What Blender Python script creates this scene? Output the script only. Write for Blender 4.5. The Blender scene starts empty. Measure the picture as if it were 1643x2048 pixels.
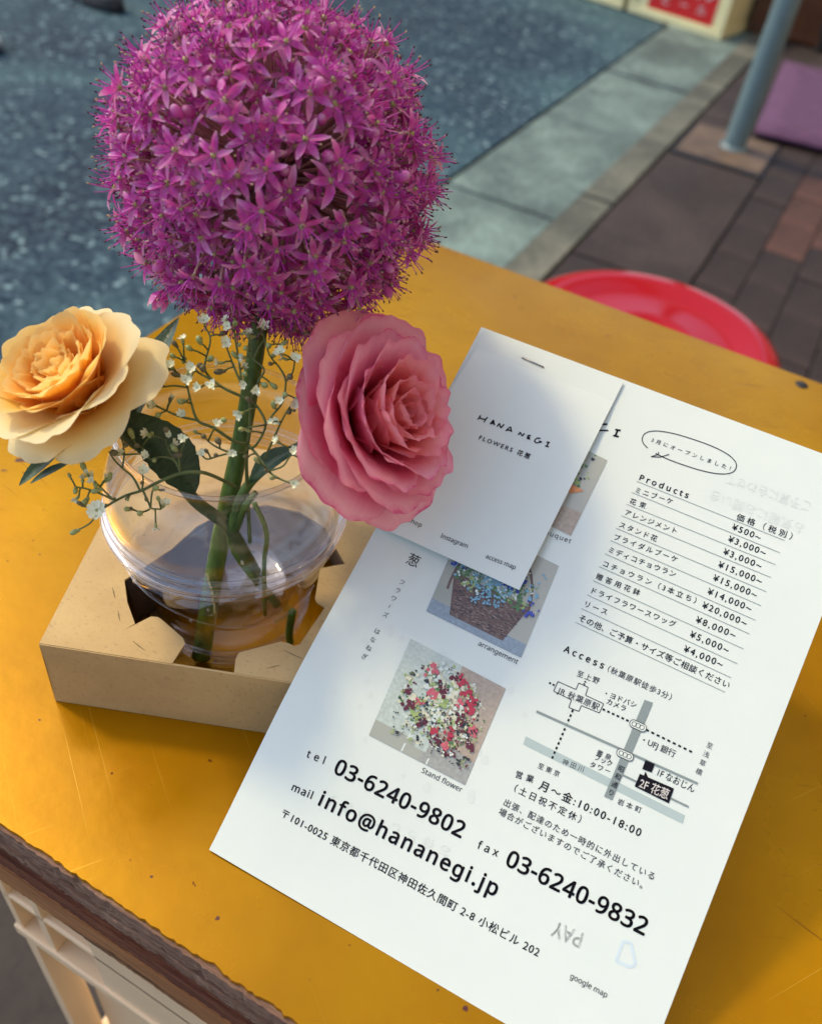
import bpy, math, random
import numpy as np
from mathutils import Vector, Matrix, Quaternion
R = math.radians
sc = bpy.context.scene
COL = sc.collection

# ------------------------------------------------------------------ camera
# measured from the vanishing points of the table, the kerb and the pole
CAMZ = 0.95
FPX, CXP, CYP = 1750.0, 821.5, 1024.0
_v1 = Vector((-4663 - CXP, -1539 - CYP, FPX)).normalized()
_v2 = Vector((2064 - CXP, -467 - CYP, FPX)).normalized()
_up = -_v1.cross(_v2).normalized()
if _up.y > 0: _up = -_up
_Y = (_v2 - _up * _v2.dot(_up)).normalized()
_X = _Y.cross(_up).normalized()
M = Matrix((_X, _Y, _up))            # camera (x right, y down, z forward) -> world
CAM = Vector((0, 0, CAMZ))
cam_d = bpy.data.cameras.new('camera')
cam = bpy.data.objects.new('camera', cam_d); COL.objects.link(cam)
rx, ry, rz = M @ Vector((1, 0, 0)), M @ Vector((0, -1, 0)), M @ Vector((0, 0, -1))
cam.matrix_world = Matrix(((rx.x, ry.x, rz.x, 0), (rx.y, ry.y, rz.y, 0), (rx.z, ry.z, rz.z, CAMZ), (0, 0, 0, 1)))
cam_d.sensor_fit = 'VERTICAL'; cam_d.sensor_height = 36; cam_d.sensor_width = 36
cam_d.lens = 36 * FPX / 2048
cam_d.clip_start = 0.01; cam_d.clip_end = 400
cam_d.dof.use_dof = True; cam_d.dof.focus_distance = 0.29; cam_d.dof.aperture_fstop = 10.5
sc.camera = cam

# ------------------------------------------------------------------ light
SUN = Vector((-0.61, 0.03, 0.75)).normalized()
world = bpy.data.worlds.new("World"); sc.world = world; world.use_nodes = True
nt = world.node_tree
sky = nt.nodes.new('ShaderNodeTexSky'); sky.sky_type = 'NISHITA'; sky.sun_disc = False
sky.sun_elevation = math.asin(SUN.z); sky.sun_rotation = math.atan2(SUN.x, SUN.y)
sky.air_density = 1.0; sky.dust_density = 2.0
nt.links.new(sky.outputs[0], nt.nodes['Background'].inputs[0])
nt.nodes['Background'].inputs[1].default_value = 0.15
sd = bpy.data.lights.new('sun', 'SUN'); sd.energy = 1.12; sd.angle = R(6); sd.color = (1.0, 0.76, 0.38)
so = bpy.data.objects.new('sun', sd); COL.objects.link(so)
so.rotation_euler = SUN.to_track_quat('Z', 'Y').to_euler(); so.location = (-1, -2, 4)
sc.view_settings.view_transform = 'Standard'; sc.view_settings.look = 'None'
sc.view_settings.exposure = 1.0; sc.view_settings.gamma = 1.0; sc.view_settings.use_curve_mapping = False
sc.render.engine = 'CYCLES'
sc.cycles.use_denoising = True
sc.cycles.max_bounces = 10; sc.cycles.transparent_max_bounces = 24
sc.cycles.transmission_bounces = 10; sc.cycles.diffuse_bounces = 4

# ------------------------------------------------------------------ helpers
rnd = random.Random(7)
def ray(px, py): return (M @ Vector(((px - CXP) / FPX, (py - CYP) / FPX, 1.0)))
def onz(px, py, z):
    d = ray(px, py); return CAM + d * ((z - CAMZ) / d.z)
def dep(px, py, dd): return CAM + ray(px, py) * dd
def onplane(px, py, P, n):
    d = ray(px, py); return CAM + d * ((P - CAM).dot(n) / d.dot(n))
def camdir(x, y, z): return (M @ Vector((x, y, z))).normalized()
def proj(P):
    c = M.transposed() @ (P - CAM); return (CXP + FPX * c.x / c.z, CYP + FPX * c.y / c.z, c.z)

class MB:
    def __init__(s): s.v = []; s.f = []; s.m = []; s.uv = []
    def vert(s, p, uv=(0, 0)): s.v.append(tuple(p)); s.uv.append(uv); return len(s.v) - 1
    def face(s, idx, m=0): s.f.append(tuple(idx)); s.m.append(m)
    def poly(s, pts, m=0): s.face([s.vert(p) for p in pts], m)
    def grid(s, fn, nu, nv, m=0, flip=False):
        b = len(s.v)
        for j in range(nv + 1):
            for i in range(nu + 1):
                u, v = i / nu, j / nv; s.vert(fn(u, v), (u, v))
        for j in range(nv):
            for i in range(nu):
                a = b + j * (nu + 1) + i; q = (a, a + 1, a + nu + 2, a + nu + 1)
                s.face(q[::-1] if flip else q, m)
    def box(s, lo, hi, m=0, fr=None):
        c = [Vector((x, y, z)) for z in (lo[2], hi[2]) for y in (lo[1], hi[1]) for x in (lo[0], hi[0])]
        if fr: c = [fr(p) for p in c]
        i = [s.vert(p) for p in c]
        for q in ((0, 2, 3, 1), (4, 5, 7, 6), (0, 1, 5, 4), (2, 6, 7, 3), (0, 4, 6, 2), (1, 3, 7, 5)):
            s.face([i[k] for k in q], m)
    def tube(s, path, rad, n=6, m=0, cap=True):
        path = [Vector(p) for p in path]; N = len(path)
        if not hasattr(rad, '__len__'): rad = [rad] * N
        up = Vector((0.13, 0.31, 0.94)); b = len(s.v)
        for k, p in enumerate(path):
            t = (path[min(k + 1, N - 1)] - path[max(k - 1, 0)])
            t = t.normalized() if t.length > 1e-9 else Vector((0, 0, 1))
            a = t.cross(up)
            if a.length < .05: a = t.cross(Vector((1, 0, 0)))
            a.normalize(); c = t.cross(a)
            for i in range(n):
                w = 2 * math.pi * i / n
                s.vert(p + (a * math.cos(w) + c * math.sin(w)) * rad[k], (i / n, k / max(1, N - 1)))
        for k in range(N - 1):
            for i in range(n):
                j = (i + 1) % n
                s.face((b + k * n + i, b + k * n + j, b + (k + 1) * n + j, b + (k + 1) * n + i), m)
        if cap:
            s.face([b + i for i in range(n)][::-1], m); s.face([b + (N - 1) * n + i for i in range(n)], m)
    def lathe(s, prof, c, n=48, m=0, axis=None):
        b = len(s.v); c = Vector(c)
        for k, (r, z) in enumerate(prof):
            for i in range(n):
                w = 2 * math.pi * i / n; s.vert(c + Vector((r * math.cos(w), r * math.sin(w), z)), (i / n, k / len(prof)))
        for k in range(len(prof) - 1):
            for i in range(n):
                j = (i + 1) % n
                s.face((b + k * n + i, b + k * n + j, b + (k + 1) * n + j, b + (k + 1) * n + i), m)
    def ball(s, c, r, m=0, n=8, rr=None, ax=None):
        c = Vector(c); q = Vector((0, 0, 1)).rotation_difference(ax) if ax is not None else Quaternion()
        rr = rr or r; b = len(s.v); K = max(3, n // 2)
        s.vert(c + q @ Vector((0, 0, -rr)))
        for k in range(1, K):
            a = math.pi * k / K
            for i in range(n):
                w = 2 * math.pi * i / n
                s.vert(c + q @ Vector((r * math.sin(a) * math.cos(w), r * math.sin(a) * math.sin(w), -rr * math.cos(a))), (i / n, k / K))
        t = s.vert(c + q @ Vector((0, 0, rr)), (0, 1))
        for i in range(n): s.face((b, b + 1 + (i + 1) % n, b + 1 + i), m)
        for k in range(K - 2):
            for i in range(n):
                j = (i + 1) % n; o = b + 1 + k * n
                s.face((o + i, o + j, o + n + j, o + n + i), m)
        o = b + 1 + (K - 2) * n
        for i in range(n): s.face((o + i, o + (i + 1) % n, t), m)

def mesh_from(mb, name, mats, org=Vector((0, 0, 0)), smooth=True):
    me = bpy.data.meshes.new(name)
    me.from_pydata([(v[0] - org[0], v[1] - org[1], v[2] - org[2]) for v in mb.v], [], mb.f)
    for m in mats: me.materials.append(m)
    me.polygons.foreach_set('material_index', mb.m)
    if smooth: me.polygons.foreach_set('use_smooth', [True] * len(mb.f))
    uvl = me.uv_layers.new(name='UVMap')
    li = np.empty(len(me.loops), dtype=np.int32); me.loops.foreach_get('vertex_index', li)
    uva = np.array(mb.uv, dtype=np.float32)[li]
    uvl.data.foreach_set('uv', uva.ravel())
    me.update(); return me
def tag(o, label=None, cat=None, group=None, kind=None):
    if label: o['label'] = label
    if cat: o['category'] = cat
    if group: o['group'] = group
    if kind: o['kind'] = kind
    return o
def root(name, loc, label, cat, group=None):
    o = bpy.data.objects.new(name, None); COL.objects.link(o); o.location = loc
    o.empty_display_size = .01
    return tag(o, label, cat, group)
def origin(o):
    p = Vector(o.location)
    while o.parent: o = o.parent; p = p + Vector(o.location)
    return p
def part(name, mb, mats, parent=None, loc=None, smooth=True, bevel=0, sub=0, solid=0):
    """one mesh object; geometry is given in world coordinates"""
    if not isinstance(mats, (list, tuple)): mats = [mats]
    org = origin(parent) if parent else Vector(loc or (0, 0, 0))
    me = mesh_from(mb, name, mats, org, smooth)
    o = bpy.data.objects.new(name, me); COL.objects.link(o)
    if parent: o.parent = parent
    else: o.location = org
    if sub:
        m = o.modifiers.new('s', 'SUBSURF'); m.levels = m.render_levels = sub
    if solid:
        m = o.modifiers.new('t', 'SOLIDIFY'); m.thickness = solid; m.offset = 0
    if bevel:
        m = o.modifiers.new('b', 'BEVEL'); m.width = bevel; m.segments = 2; m.limit_method = 'ANGLE'
    return o
def inst(name, me, parent, mat):
    o = bpy.data.objects.new(name, me); COL.objects.link(o); o.parent = parent; o.matrix_local = mat
    return o

# ------------------------------------------------------------------ materials
class NM:
    def __init__(s, name):
        s.m = bpy.data.materials.new(name); s.m.use_nodes = True; s.t = s.m.node_tree
        s.b = s.t.nodes['Principled BSDF']; s.out = s.t.nodes['Material Output']
    def n(s, typ, **k):
        x = s.t.nodes.new(typ)
        for a, v in k.items():
            if a.startswith('i_'): x.inputs[int(a[2:]) if a[2:].isdigit() else a[2:].replace('_', ' ')].default_value = v
            else: setattr(x, a, v)
        return x
    def l(s, a, b): s.t.links.new(a, b)
    def coord(s, which='Object', scale=(1, 1, 1), rot=(0, 0, 0)):
        c = s.n('ShaderNodeTexCoord'); mp = s.n('ShaderNodeMapping')
        mp.inputs['Scale'].default_value = scale; mp.inputs['Rotation'].default_value = rot
        s.l(c.outputs[which], mp.inputs[0]); return mp.outputs[0]
    def noise(s, co, scale, detail=4, rough=.55, dist=0):
        x = s.n('ShaderNodeTexNoise'); x.inputs['Scale'].default_value = scale; x.inputs['Detail'].default_value = detail
        x.inputs['Roughness'].default_value = rough; x.inputs['Distortion'].default_value = dist
        if co is not None: s.l(co, x.inputs['Vector'])
        return x.outputs[0]
    def ramp(s, src, stops, interp='LINEAR'):
        x = s.n('ShaderNodeValToRGB'); x.color_ramp.interpolation = interp
        e = x.color_ramp.elements
        while len(e) > 1: e.remove(e[-1])
        e[0].position = stops[0][0]; e[0].color = (*stops[0][1], 1) if len(stops[0][1]) == 3 else stops[0][1]
        for p, c in stops[1:]:
            q = e.new(p); q.color = (*c, 1) if len(c) == 3 else c
        s.l(src, x.inputs[0]); return x.outputs[0]
    def mix(s, fac, a, b, mode='MIX'):
        x = s.n('ShaderNodeMix', data_type='RGBA', blend_type=mode)
        for sock, val in ((x.inputs[0], fac), (x.inputs[6], a), (x.inputs[7], b)):
            if hasattr(val, 'is_output'): s.l(val, sock)
            elif isinstance(val, (int, float)): sock.default_value = val
            else: sock.default_value = (*val, 1)
        return x.outputs[2]
    def bump(s, h, strength=.3, dist=.001, base=None):
        x = s.n('ShaderNodeBump'); x.inputs['Strength'].default_value = strength; x.inputs['Distance'].default_value = dist
        s.l(h, x.inputs['Height'])
        if base is not None: s.l(base, x.inputs['Normal'])
        s.l(x.outputs[0], s.b.inputs['Normal']); return x.outputs[0]
    def col(s, c):
        if hasattr(c, 'is_output'): s.l(c, s.b.inputs['Base Color'])
        else: s.b.inputs['Base Color'].default_value = (*c, 1)
    def rough(s, r):
        if hasattr(r, 'is_output'): s.l(r, s.b.inputs['Roughness'])
        else: s.b.inputs['Roughness'].default_value = r
    def set(s, **k):
        for a, v in k.items(): s.b.inputs[a.replace('_', ' ')].default_value = v
def plain(name, c, r=.5, noise=None, amt=.15, bump=0, scale=20, **k):
    m = NM(name); m.rough(r); m.set(**k)
    if noise:
        co = m.coord(); n = m.noise(co, noise, 5)
        m.col(m.ramp(n, [(.25, tuple(x * (1 - amt) for x in c)), (.75, tuple(min(1, x * (1 + amt)) for x in c))]))
        if bump: m.bump(m.noise(co, noise * 3, 5), bump, .001)
    else: m.col(c)
    return m.m

def mat_asphalt():
    m = NM('asphalt'); co = m.coord()
    g = m.noise(co, 34, 6, .75); big = m.noise(co, 1.1, 4, .55, .4)
    vo = m.n('ShaderNodeTexVoronoi', feature='F1'); vo.inputs['Scale'].default_value = 60; m.l(co, vo.inputs['Vector'])
    vb = m.n('ShaderNodeTexVoronoi', feature='F1'); vb.inputs['Scale'].default_value = 110; m.l(co, vb.inputs['Vector'])
    stones = m.ramp(vo.outputs['Color'], [(.45, (.0, .0, .0)), (.80, (.25, .25, .25)), (.95, (1, 1, 1))])
    st2 = m.ramp(vb.outputs['Color'], [(.50, (.0, .0, .0)), (.95, (.7, .7, .7))])
    base = m.ramp(big, [(.36, (.003, .012, .034)), (.5, (.012, .040, .070)), (.62, (.060, .135, .160))])
    base = m.mix(m.ramp(g, [(.35, (0, 0, 0)), (.65, (1, 1, 1))]), m.mix(.72, base, (.003, .016, .042)), base)
    base = m.mix(stones, base, (.08, .15, .19)); base = m.mix(st2, base, (.065, .13, .165))
    vc = m.n('ShaderNodeTexVoronoi', feature='F1'); vc.inputs['Scale'].default_value = 85; m.l(m.coord(rot=(0, 0, .7)), vc.inputs['Vector'])
    base = m.mix(m.ramp(vc.outputs['Color'], [(.80, (0, 0, 0)), (.90, (1, 1, 1))]), base, (.20, .32, .36)); m.col(base); m.rough(.8); m.set(Specular_IOR_Level=.25)
    m.bump(m.mix(.5, g, vo.outputs['Distance']), .8, .006); return m.m
def mat_concrete(name, c1, c2):
    m = NM(name); co = m.coord()
    a = m.noise(co, 3.2, 6, .65, .3); b = m.noise(co, 60, 5, .7)
    c = m.ramp(a, [(.3, tuple(x * .62 for x in c1)), (.45, c1), (.64, c2)])
    c = m.mix(m.ramp(b, [(.32, (.9,) * 3), (.55, (0, 0, 0))]), c, m.mix(1, c, (.55, .55, .58), 'MULTIPLY'))
    s2 = m.ramp(m.noise(co, 22, 4, .6, 1.0), [(.60, (0, 0, 0)), (.72, (.8,) * 3)]); c = m.mix(s2, c, m.mix(1, c, (1.5, 1.5, 1.45), 'MULTIPLY'))
    m.col(c); m.rough(.75); m.bump(m.mix(.5, a, b), .6, .004); return m.m
def mat_table():
    m = NM('golden_varnish'); co = m.coord()
    def streaks(rot, sx, sy, lo, hi, sc=1.5):
        a = m.coord(rot=(0, 0, rot)); mp = m.n('ShaderNodeMapping'); mp.inputs['Scale'].default_value = (sx, sy, 1); m.l(a, mp.inputs[0])
        return m.ramp(m.noise(mp.outputs[0], sc, 3, .5), [(lo, (0, 0, 0)), (hi, (1, 1, 1))])
    a = m.noise(co, 6, 5, .6); b = m.noise(co, 130, 3, .5)
    c = m.ramp(a, [(.28, (.32, .135, .0002)), (.5, (.42, .200, .0004)), (.72, (.53, .275, .0006))])
    patch = m.ramp(m.noise(co, 11, 4, .6), [(.50, (0, 0, 0)), (.62, (1, 1, 1))])
    spots = m.ramp(m.noise(co, 210, 2, .5), [(.735, (0, 0, 0)), (.76, (1, 1, 1))])
    c = m.mix(spots, c, (.12, .035, .006))
    lt = m.mix(1, streaks(.62, 4, 620, .70, .73), streaks(-.95, 5, 800, .71, .74), 'ADD')
    c = m.mix(m.mix(1, lt, (.30, .30, .30), 'MULTIPLY'), c, (.85, .60, .10))
    dk = m.mix(1, m.mix(1, streaks(-.45, 16, 420, .66, .70), streaks(.2, 12, 380, .69, .73), 'ADD'), patch, 'MULTIPLY')
    c = m.mix(m.mix(1, dk, (.75, .75, .75), 'MULTIPLY'), c, (.16, .05, .008))
    m.col(c); m.set(Metallic=.45, Specular_IOR_Level=.25)
    m.rough(m.ramp(m.noise(co, 14, 4, .6), [(.3, (.17,) * 3), (.7, (.33,) * 3)]))
    h = m.mix(.35, m.noise(co, 20, 4, .6), b); h = m.mix(.25, h, m.mix(1, (1, 1, 1), dk, 'SUBTRACT'))
    m.bump(h, .13, .0020); return m.m
def mat_ply(name, c1, c2, c3):
    m = NM(name); co = m.coord(scale=(1, 22, 22))
    a = m.noise(co, 24, 10, .82, .25); b = m.noise(m.coord(scale=(1, 5, 5)), 9, 5, .6)
    c = m.ramp(a, [(.28, c1), (.5, c2), (.72, c3)])
    c = m.mix(m.ramp(b, [(.62, (0, 0, 0)), (.68, (.9, .9, .9))]), c, (.015, .012, .012))
    m.col(c); m.rough(.8); m.bump(a, 1, .0022); return m.m
def mat_card():
    m = NM('kraft_board'); co = m.coord()
    a = m.noise(co, 26, 4, .6); f = m.noise(m.coord(scale=(1, 1.6, 1)), 520, 3, .6)
    c = m.ramp(a, [(.3, (.42, .29, .13)), (.7, (.53, .39, .18))])
    c = m.mix(m.ramp(f, [(.28, (.45,) * 3), (.42, (0, 0, 0))]), c, (.26, .155, .07))
    c = m.mix(m.ramp(m.noise(co, 380, 2, .5), [(.70, (0, 0, 0)), (.78, (.35,) * 3)]), c, (.55, .40, .22))
    m.col(c); m.rough(.82); m.bump(f, .35, .0004); return m.m
def mat_paper():
    m = NM('white_paper'); co = m.coord(); a = m.noise(co, 30, 4, .6)
    c = m.ramp(a, [(.3, (.60, .70, .68)), (.7, (.63, .72, .70))]); m.rough(.55); m.col(c)
    m.bump(m.noise(co, 900, 2, .5), .08, .0002); return m.m
def mat_petal(name, stops, trans=.35, vein=.12, edge=None, rough=.5, isl=False):
    m = NM(name); uv = m.n('ShaderNodeUVMap'); sx = m.n('ShaderNodeSeparateXYZ'); m.l(uv.outputs[0], sx.inputs[0])
    gi = m.n('ShaderNodeNewGeometry')
    co = m.coord(); nz = m.noise(co, 120, 3, .6)
    md = m.n('ShaderNodeMath', operation='MULTIPLY_ADD'); m.l(nz, md.inputs[0]); md.inputs[1].default_value = .22
    ad = m.n('ShaderNodeMath', operation='SUBTRACT'); m.l(sx.outputs[1], ad.inputs[0]); ad.inputs[1].default_value = .11
    m.l(ad.outputs[0], md.inputs[2])
    c = m.ramp(md.outputs[0], stops)
    vc = m.n('ShaderNodeMapping'); m.l(uv.outputs[0], vc.inputs[0]); vc.inputs['Scale'].default_value = (46, 2.2, 1)
    vn = m.noise(vc.outputs[0], 1.0, 3, .6)
    c2 = m.mix(1, c, (1 - vein, 1 - vein * 1.7, 1 - vein * 1.4), 'MULTIPLY')
    c = m.mix(vn, c2, c)
    if isl: c = m.mix(m.ramp(gi.outputs['Random Per Island'], [(.0, (0, 0, 0)), (.55, (.0,) * 3), (1, (.75,) * 3)]), c, (.90, .72, .86)); 
    m.col(c); m.rough(rough); m.set(Specular_IOR_Level=.25)
    b = m.n('ShaderNodeBump'); b.inputs['Strength'].default_value = .22; b.inputs['Distance'].default_value = .0006
    m.l(vn, b.inputs['Height']); m.l(b.outputs[0], m.b.inputs['Normal'])
    tr = m.n('ShaderNodeBsdfTranslucent'); m.l(m.mix(1, c, (1.0, .93, .85), 'MULTIPLY'), tr.inputs['Color'])
    mx = m.n('ShaderNodeMixShader'); mx.inputs[0].default_value = trans
    m.l(m.b.outputs[0], mx.inputs[1]); m.l(tr.outputs[0], mx.inputs[2]); m.l(mx.outputs[0], m.out.inputs[0])
    return m.m
def mat_clear(name, tint=(.97, .97, .985), base=.03, gain=.75, power=3.0):
    """thin clear plastic: see-through film whose reflection grows towards grazing"""
    m = NM(name); m.t.nodes.remove(m.b)
    lw = m.n('ShaderNodeLayerWeight'); lw.inputs[0].default_value = .5
    pw = m.n('ShaderNodeMath', operation='POWER'); m.l(lw.outputs['Facing'], pw.inputs[0]); pw.inputs[1].default_value = power
    mu = m.n('ShaderNodeMath', operation='MULTIPLY_ADD'); m.l(pw.outputs[0], mu.inputs[0]); mu.inputs[1].default_value = gain; mu.inputs[2].default_value = base
    t = m.n('ShaderNodeBsdfTransparent'); t.inputs[0].default_value = (*tint, 1)
    g = m.n('ShaderNodeBsdfGlossy'); g.inputs['Roughness'].default_value = .035; g.inputs[0].default_value = (1, 1, 1, 1)
    bp = m.n('ShaderNodeBump'); bp.inputs['Strength'].default_value = .25; bp.inputs['Distance'].default_value = .002
    m.l(m.noise(m.coord(), 60, 2, .5), bp.inputs['Height']); m.l(bp.outputs[0], g.inputs['Normal'])
    mx = m.n('ShaderNodeMixShader'); m.l(mu.outputs[0], mx.inputs[0]); m.l(t.outputs[0], mx.inputs[1]); m.l(g.outputs[0], mx.inputs[2])
    m.l(mx.outputs[0], m.out.inputs[0]); return m.m

ASPHALT = mat_asphalt()
GUTTER = mat_concrete('gutter_concrete', (.10, .155, .15), (.20, .30, .28))
KERB = mat_concrete('kerb_concrete', (.085, .095, .078), (.18, .19, .15))
PAVE = mat_concrete('pavement_concrete', (.028, .019, .018), (.052, .038, .034))
BRICK1 = mat_concrete('brown_paver', (.022, .013, .012), (.042, .026, .022))
BRICK2 = mat_concrete('red_paver', (.072, .030, .022), (.110, .048, .033))
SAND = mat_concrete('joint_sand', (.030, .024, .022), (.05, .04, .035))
TABLE = mat_table()
PLY_G = mat_ply('weathered_ply', (.06, .026, .018), (.30, .17, .12), (.72, .52, .38))
PLY_R = mat_ply('red_brown_ply', (.05, .012, .006), (.20, .055, .024), (.55, .25, .10))
PLY_Y = mat_ply('orange_ply', (.16, .055, .018), (.46, .20, .07), (.68, .36, .14))
KRAFT = mat_card()
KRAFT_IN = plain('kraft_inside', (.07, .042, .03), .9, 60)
PAPER = mat_paper()
INK = plain('black_ink', (.008, .008, .014), .8, Specular_IOR_Level=.1)
INKG = plain('grey_ink', (.07, .075, .09), .8, Specular_IOR_Level=.1)
INKL = plain('light_grey_ink', (.36, .47, .48), .6)
INKM = plain('mid_grey_ink', (.20, .26, .27), .6)
GHOST = plain('show_through_ink', (.60, .685, .67), .55)
INKW = plain('white_ink', (.8, .8, .8), .6)
STEEL = plain('staple_steel', (.35, .33, .30), .35, Metallic=1.0)
RED = plain('red_plastic', (.36, .0008, .002), .10, Specular_IOR_Level=.30)
CREAM = plain('cream_plastic', (.80, .60, .38), .38, 14, .07)
CREAM2 = plain('pale_yellow_plastic', (.80, .74, .42), .4, 10, .06)
REDP = plain('red_print', (.62, .01, .012), .5)
AMBER = plain('amber_plastic', (.09, .028, .006), .35, 12, .3)
BLACK = plain('black_rubber', (.01, .011, .014), .6)
POLE = plain('grey_painted_steel', (.13, .20, .22), .35, 30, .12, .1)
IRON = plain('rusty_iron', (.12, .085, .06), .7, 14, .4, .4)
MAT = plain('purple_mat', (.10, .045, .11), .9, 30, .22, .6)
WHITE = plain('white_leather', (.75, .75, .72), .5)
STEMG = NM('green_stem'); _co = STEMG.coord(scale=(1, 1, .2)); STEMG.col(STEMG.ramp(STEMG.noise(_co, 400, 4), [(.3, (.026, .075, .008)), (.7, (.085, .17, .020))])); STEMG.rough(.42); STEMG = STEMG.m
STEMD = plain('dark_stem', (.055, .085, .022), .55, 300, .35)
TWIG = plain('gypsophila_twig', (.105, .145, .045), .6, 300, .3)
PED = plain('allium_pedicel', (.50, .30, .28), .5, 300, .25)

# ------------------------------------------------------------------ ground, road, pavement
def sheet(name, x0, x1, y0, y1, z, mat, kind='structure'):
    b = MB(); b.poly([(x0, y0, z), (x1, y0, z), (x1, y1, z), (x0, y1, z)])
    o = part(name, b, mat, smooth=False, loc=((x0 + x1) / 2 if abs(x0) < 50 else 0, 0, z)); o['kind'] = kind; return o
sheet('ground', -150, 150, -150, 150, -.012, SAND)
sheet('road', -7.4, -.903, -30, 60, 0, ASPHALT)
def block(b, x0, x1, y0, y1, z0, z1, fr=None):
    b.box((x0, y0, z0), (x1, y1, z1), 0, fr)
gut = bpy.data.objects.new('gutter', None); COL.objects.link(gut); gut['kind'] = 'structure'; gut.location = (-.73, 2, 0)
y = -1.75
while y < 9:
    b = MB(); block(b, -.886, -.583, y + .008, y + 1.256, -.02, .006 + rnd.uniform(-.001, .002)); part('slab', b, GUTTER, gut, smooth=False); y += 1.265
krb = bpy.data.objects.new('kerb', None); COL.objects.link(krb); krb['kind'] = 'structure'; krb.location = (-.53, 2, 0)
y = -1.57
while y < 9:
    b = MB(); block(b, -.577, -.490, y + .008, y + 1.256, -.02, .016 + rnd.uniform(-.001, .002)); part('kerb_stone', b, KERB, krb, smooth=False, bevel=.002); y += 1.265
pav = bpy.data.objects.new('pavement', None); COL.objects.link(pav); pav['kind'] = 'structure'; pav.location = (0, 2, 0)
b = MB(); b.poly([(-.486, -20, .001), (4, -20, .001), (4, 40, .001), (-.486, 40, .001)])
part('joint_and_shade_bed', b, SAND, pav, smooth=False)
y = 0.7  # slabs start late: the bare dark bed stands in for shade at near left
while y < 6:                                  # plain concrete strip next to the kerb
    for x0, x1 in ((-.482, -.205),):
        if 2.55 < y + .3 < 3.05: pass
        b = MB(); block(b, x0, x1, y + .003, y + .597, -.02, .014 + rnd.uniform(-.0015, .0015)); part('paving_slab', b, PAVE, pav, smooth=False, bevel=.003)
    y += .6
br = []
for k in range(3):
    b = MB(); b.box((-.0485, -.0985, 0), (.0485, .0985, .03)); me = mesh_from(b, 'brick', [BRICK1 if k < 2 else BRICK2], smooth=False); br.append(me)
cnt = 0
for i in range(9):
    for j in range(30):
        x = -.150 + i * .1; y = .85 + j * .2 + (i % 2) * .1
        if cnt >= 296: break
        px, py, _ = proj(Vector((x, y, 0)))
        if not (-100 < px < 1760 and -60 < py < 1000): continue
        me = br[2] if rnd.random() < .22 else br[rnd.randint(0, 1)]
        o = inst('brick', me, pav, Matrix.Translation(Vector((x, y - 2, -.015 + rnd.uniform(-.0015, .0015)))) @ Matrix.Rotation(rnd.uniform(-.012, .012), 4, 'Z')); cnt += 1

# unseen houses added on both sides (outside the frame; they close the sky and mirror in the varnish)
WALL1 = plain('added_house_grey_render', (.30, .29, .27), .85, 3, .2, .3); WALL2 = plain('added_house_tile_facade', (.22, .13, .09), .7, 3, .25, .3); WALL3 = plain('added_house_cream_render', (.66, .54, .40), .85, 3, .15, .3)
GLASS = plain('added_house_window_glass', (.03, .045, .06), .08)
FRM = plain('added_house_window_frame', (.12, .12, .12), .4, Metallic=.6)
def house(x, y0, y1, h, side, depth, mat, label):
    r = root('added_house', (x + side * depth / 2, (y0 + y1) / 2, 0), label, 'building', 'unseen houses added along the street')
    b = MB(); xa, xb = sorted((x, x + side * depth)); b.box((xa, y0, 0), (xb, y1, h)); part('wall', b, mat, r, smooth=False)
    b = MB(); b.box((xa - .12, y0 - .0, h + .001), (xb + .12, y1, h + .35)); part('added_house_parapet', b, mat, r, smooth=False)
    nfl = int(h / 3.1); nw = int((y1 - y0) / 2.6)
    for f in range(nfl):
        for k in range(nw):
            yc = y0 + (k + .5) * (y1 - y0) / nw; z = .9 + f * 3.1 if f else .5; hh = 1.5 if f else 2.0
            xf = x - side * .03; b = MB(); b.box((min(xf, x), yc - .8, z), (max(xf, x), yc + .8, z + hh)); w = part('added_house_window', b, FRM, r, smooth=False)
            b = MB(); xg = x - side * .034
            for q in (-.39, .39): b.poly([(xg, yc + q - .35, z + .06), (xg, yc + q + .35, z + .06), (xg, yc + q + .35, z + hh - .06), (xg, yc + q - .35, z + hh - .06)])
            part('added_house_pane', b, GLASS, w, smooth=False)
house(-7.5, 6.5, 18, 9, -1, 8, WALL2, 'unseen brown tiled house across the road, added to shape the varnish reflections')
house(-7.5, 18.2, 34, 10, -1, 8, WALL3, 'unseen cream rendered house farthest up the road, added to shape the varnish reflections')
house(1.8, -6, 6, 9.5, 1, 8, WALL3, 'unseen cream rendered house right behind the pavement, added for warm bounce light')
house(1.5, 6.2, 22, 12, 1, 8, WALL1, 'unseen grey rendered house up the street behind the pavement, added to close the sky')

# pole and its base frame
pr_ = root('street_pole', (-.324, 2.875, 0), 'grey painted steel pole standing in a rusty square ground frame beside the kerb', 'pole')
b = MB(); b.tube([(-.324, 2.875, .0), (-.324, 2.875, .02), (-.324, 2.875, 1.4), (-.324, 2.875, 2.9)], .034, 24); part('shaft', b, POLE, pr_)
b = MB(); b.lathe([(.0, .030), (.040, .030), (.044, .020), (.044, .012)], (-.324, 2.875, 0), 24); part('collar', b, POLE, pr_)
b = MB(); b.box((-.465, 2.725, .016), (-.212, 3.0, .021)); part('base_plate', b, IRON, pr_, smooth=False, bevel=.003)
b = MB()
for lo, hi in (((-.475, 2.702, .010), (-.203, 2.722, .0185)), ((-.475, 2.722, .010), (-.467, 3.01, .0185)), ((-.210, 2.722, .010), (-.203, 3.01, .0185))): b.box(lo, hi)
part('frame', b, BLACK, pr_, smooth=False)
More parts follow.
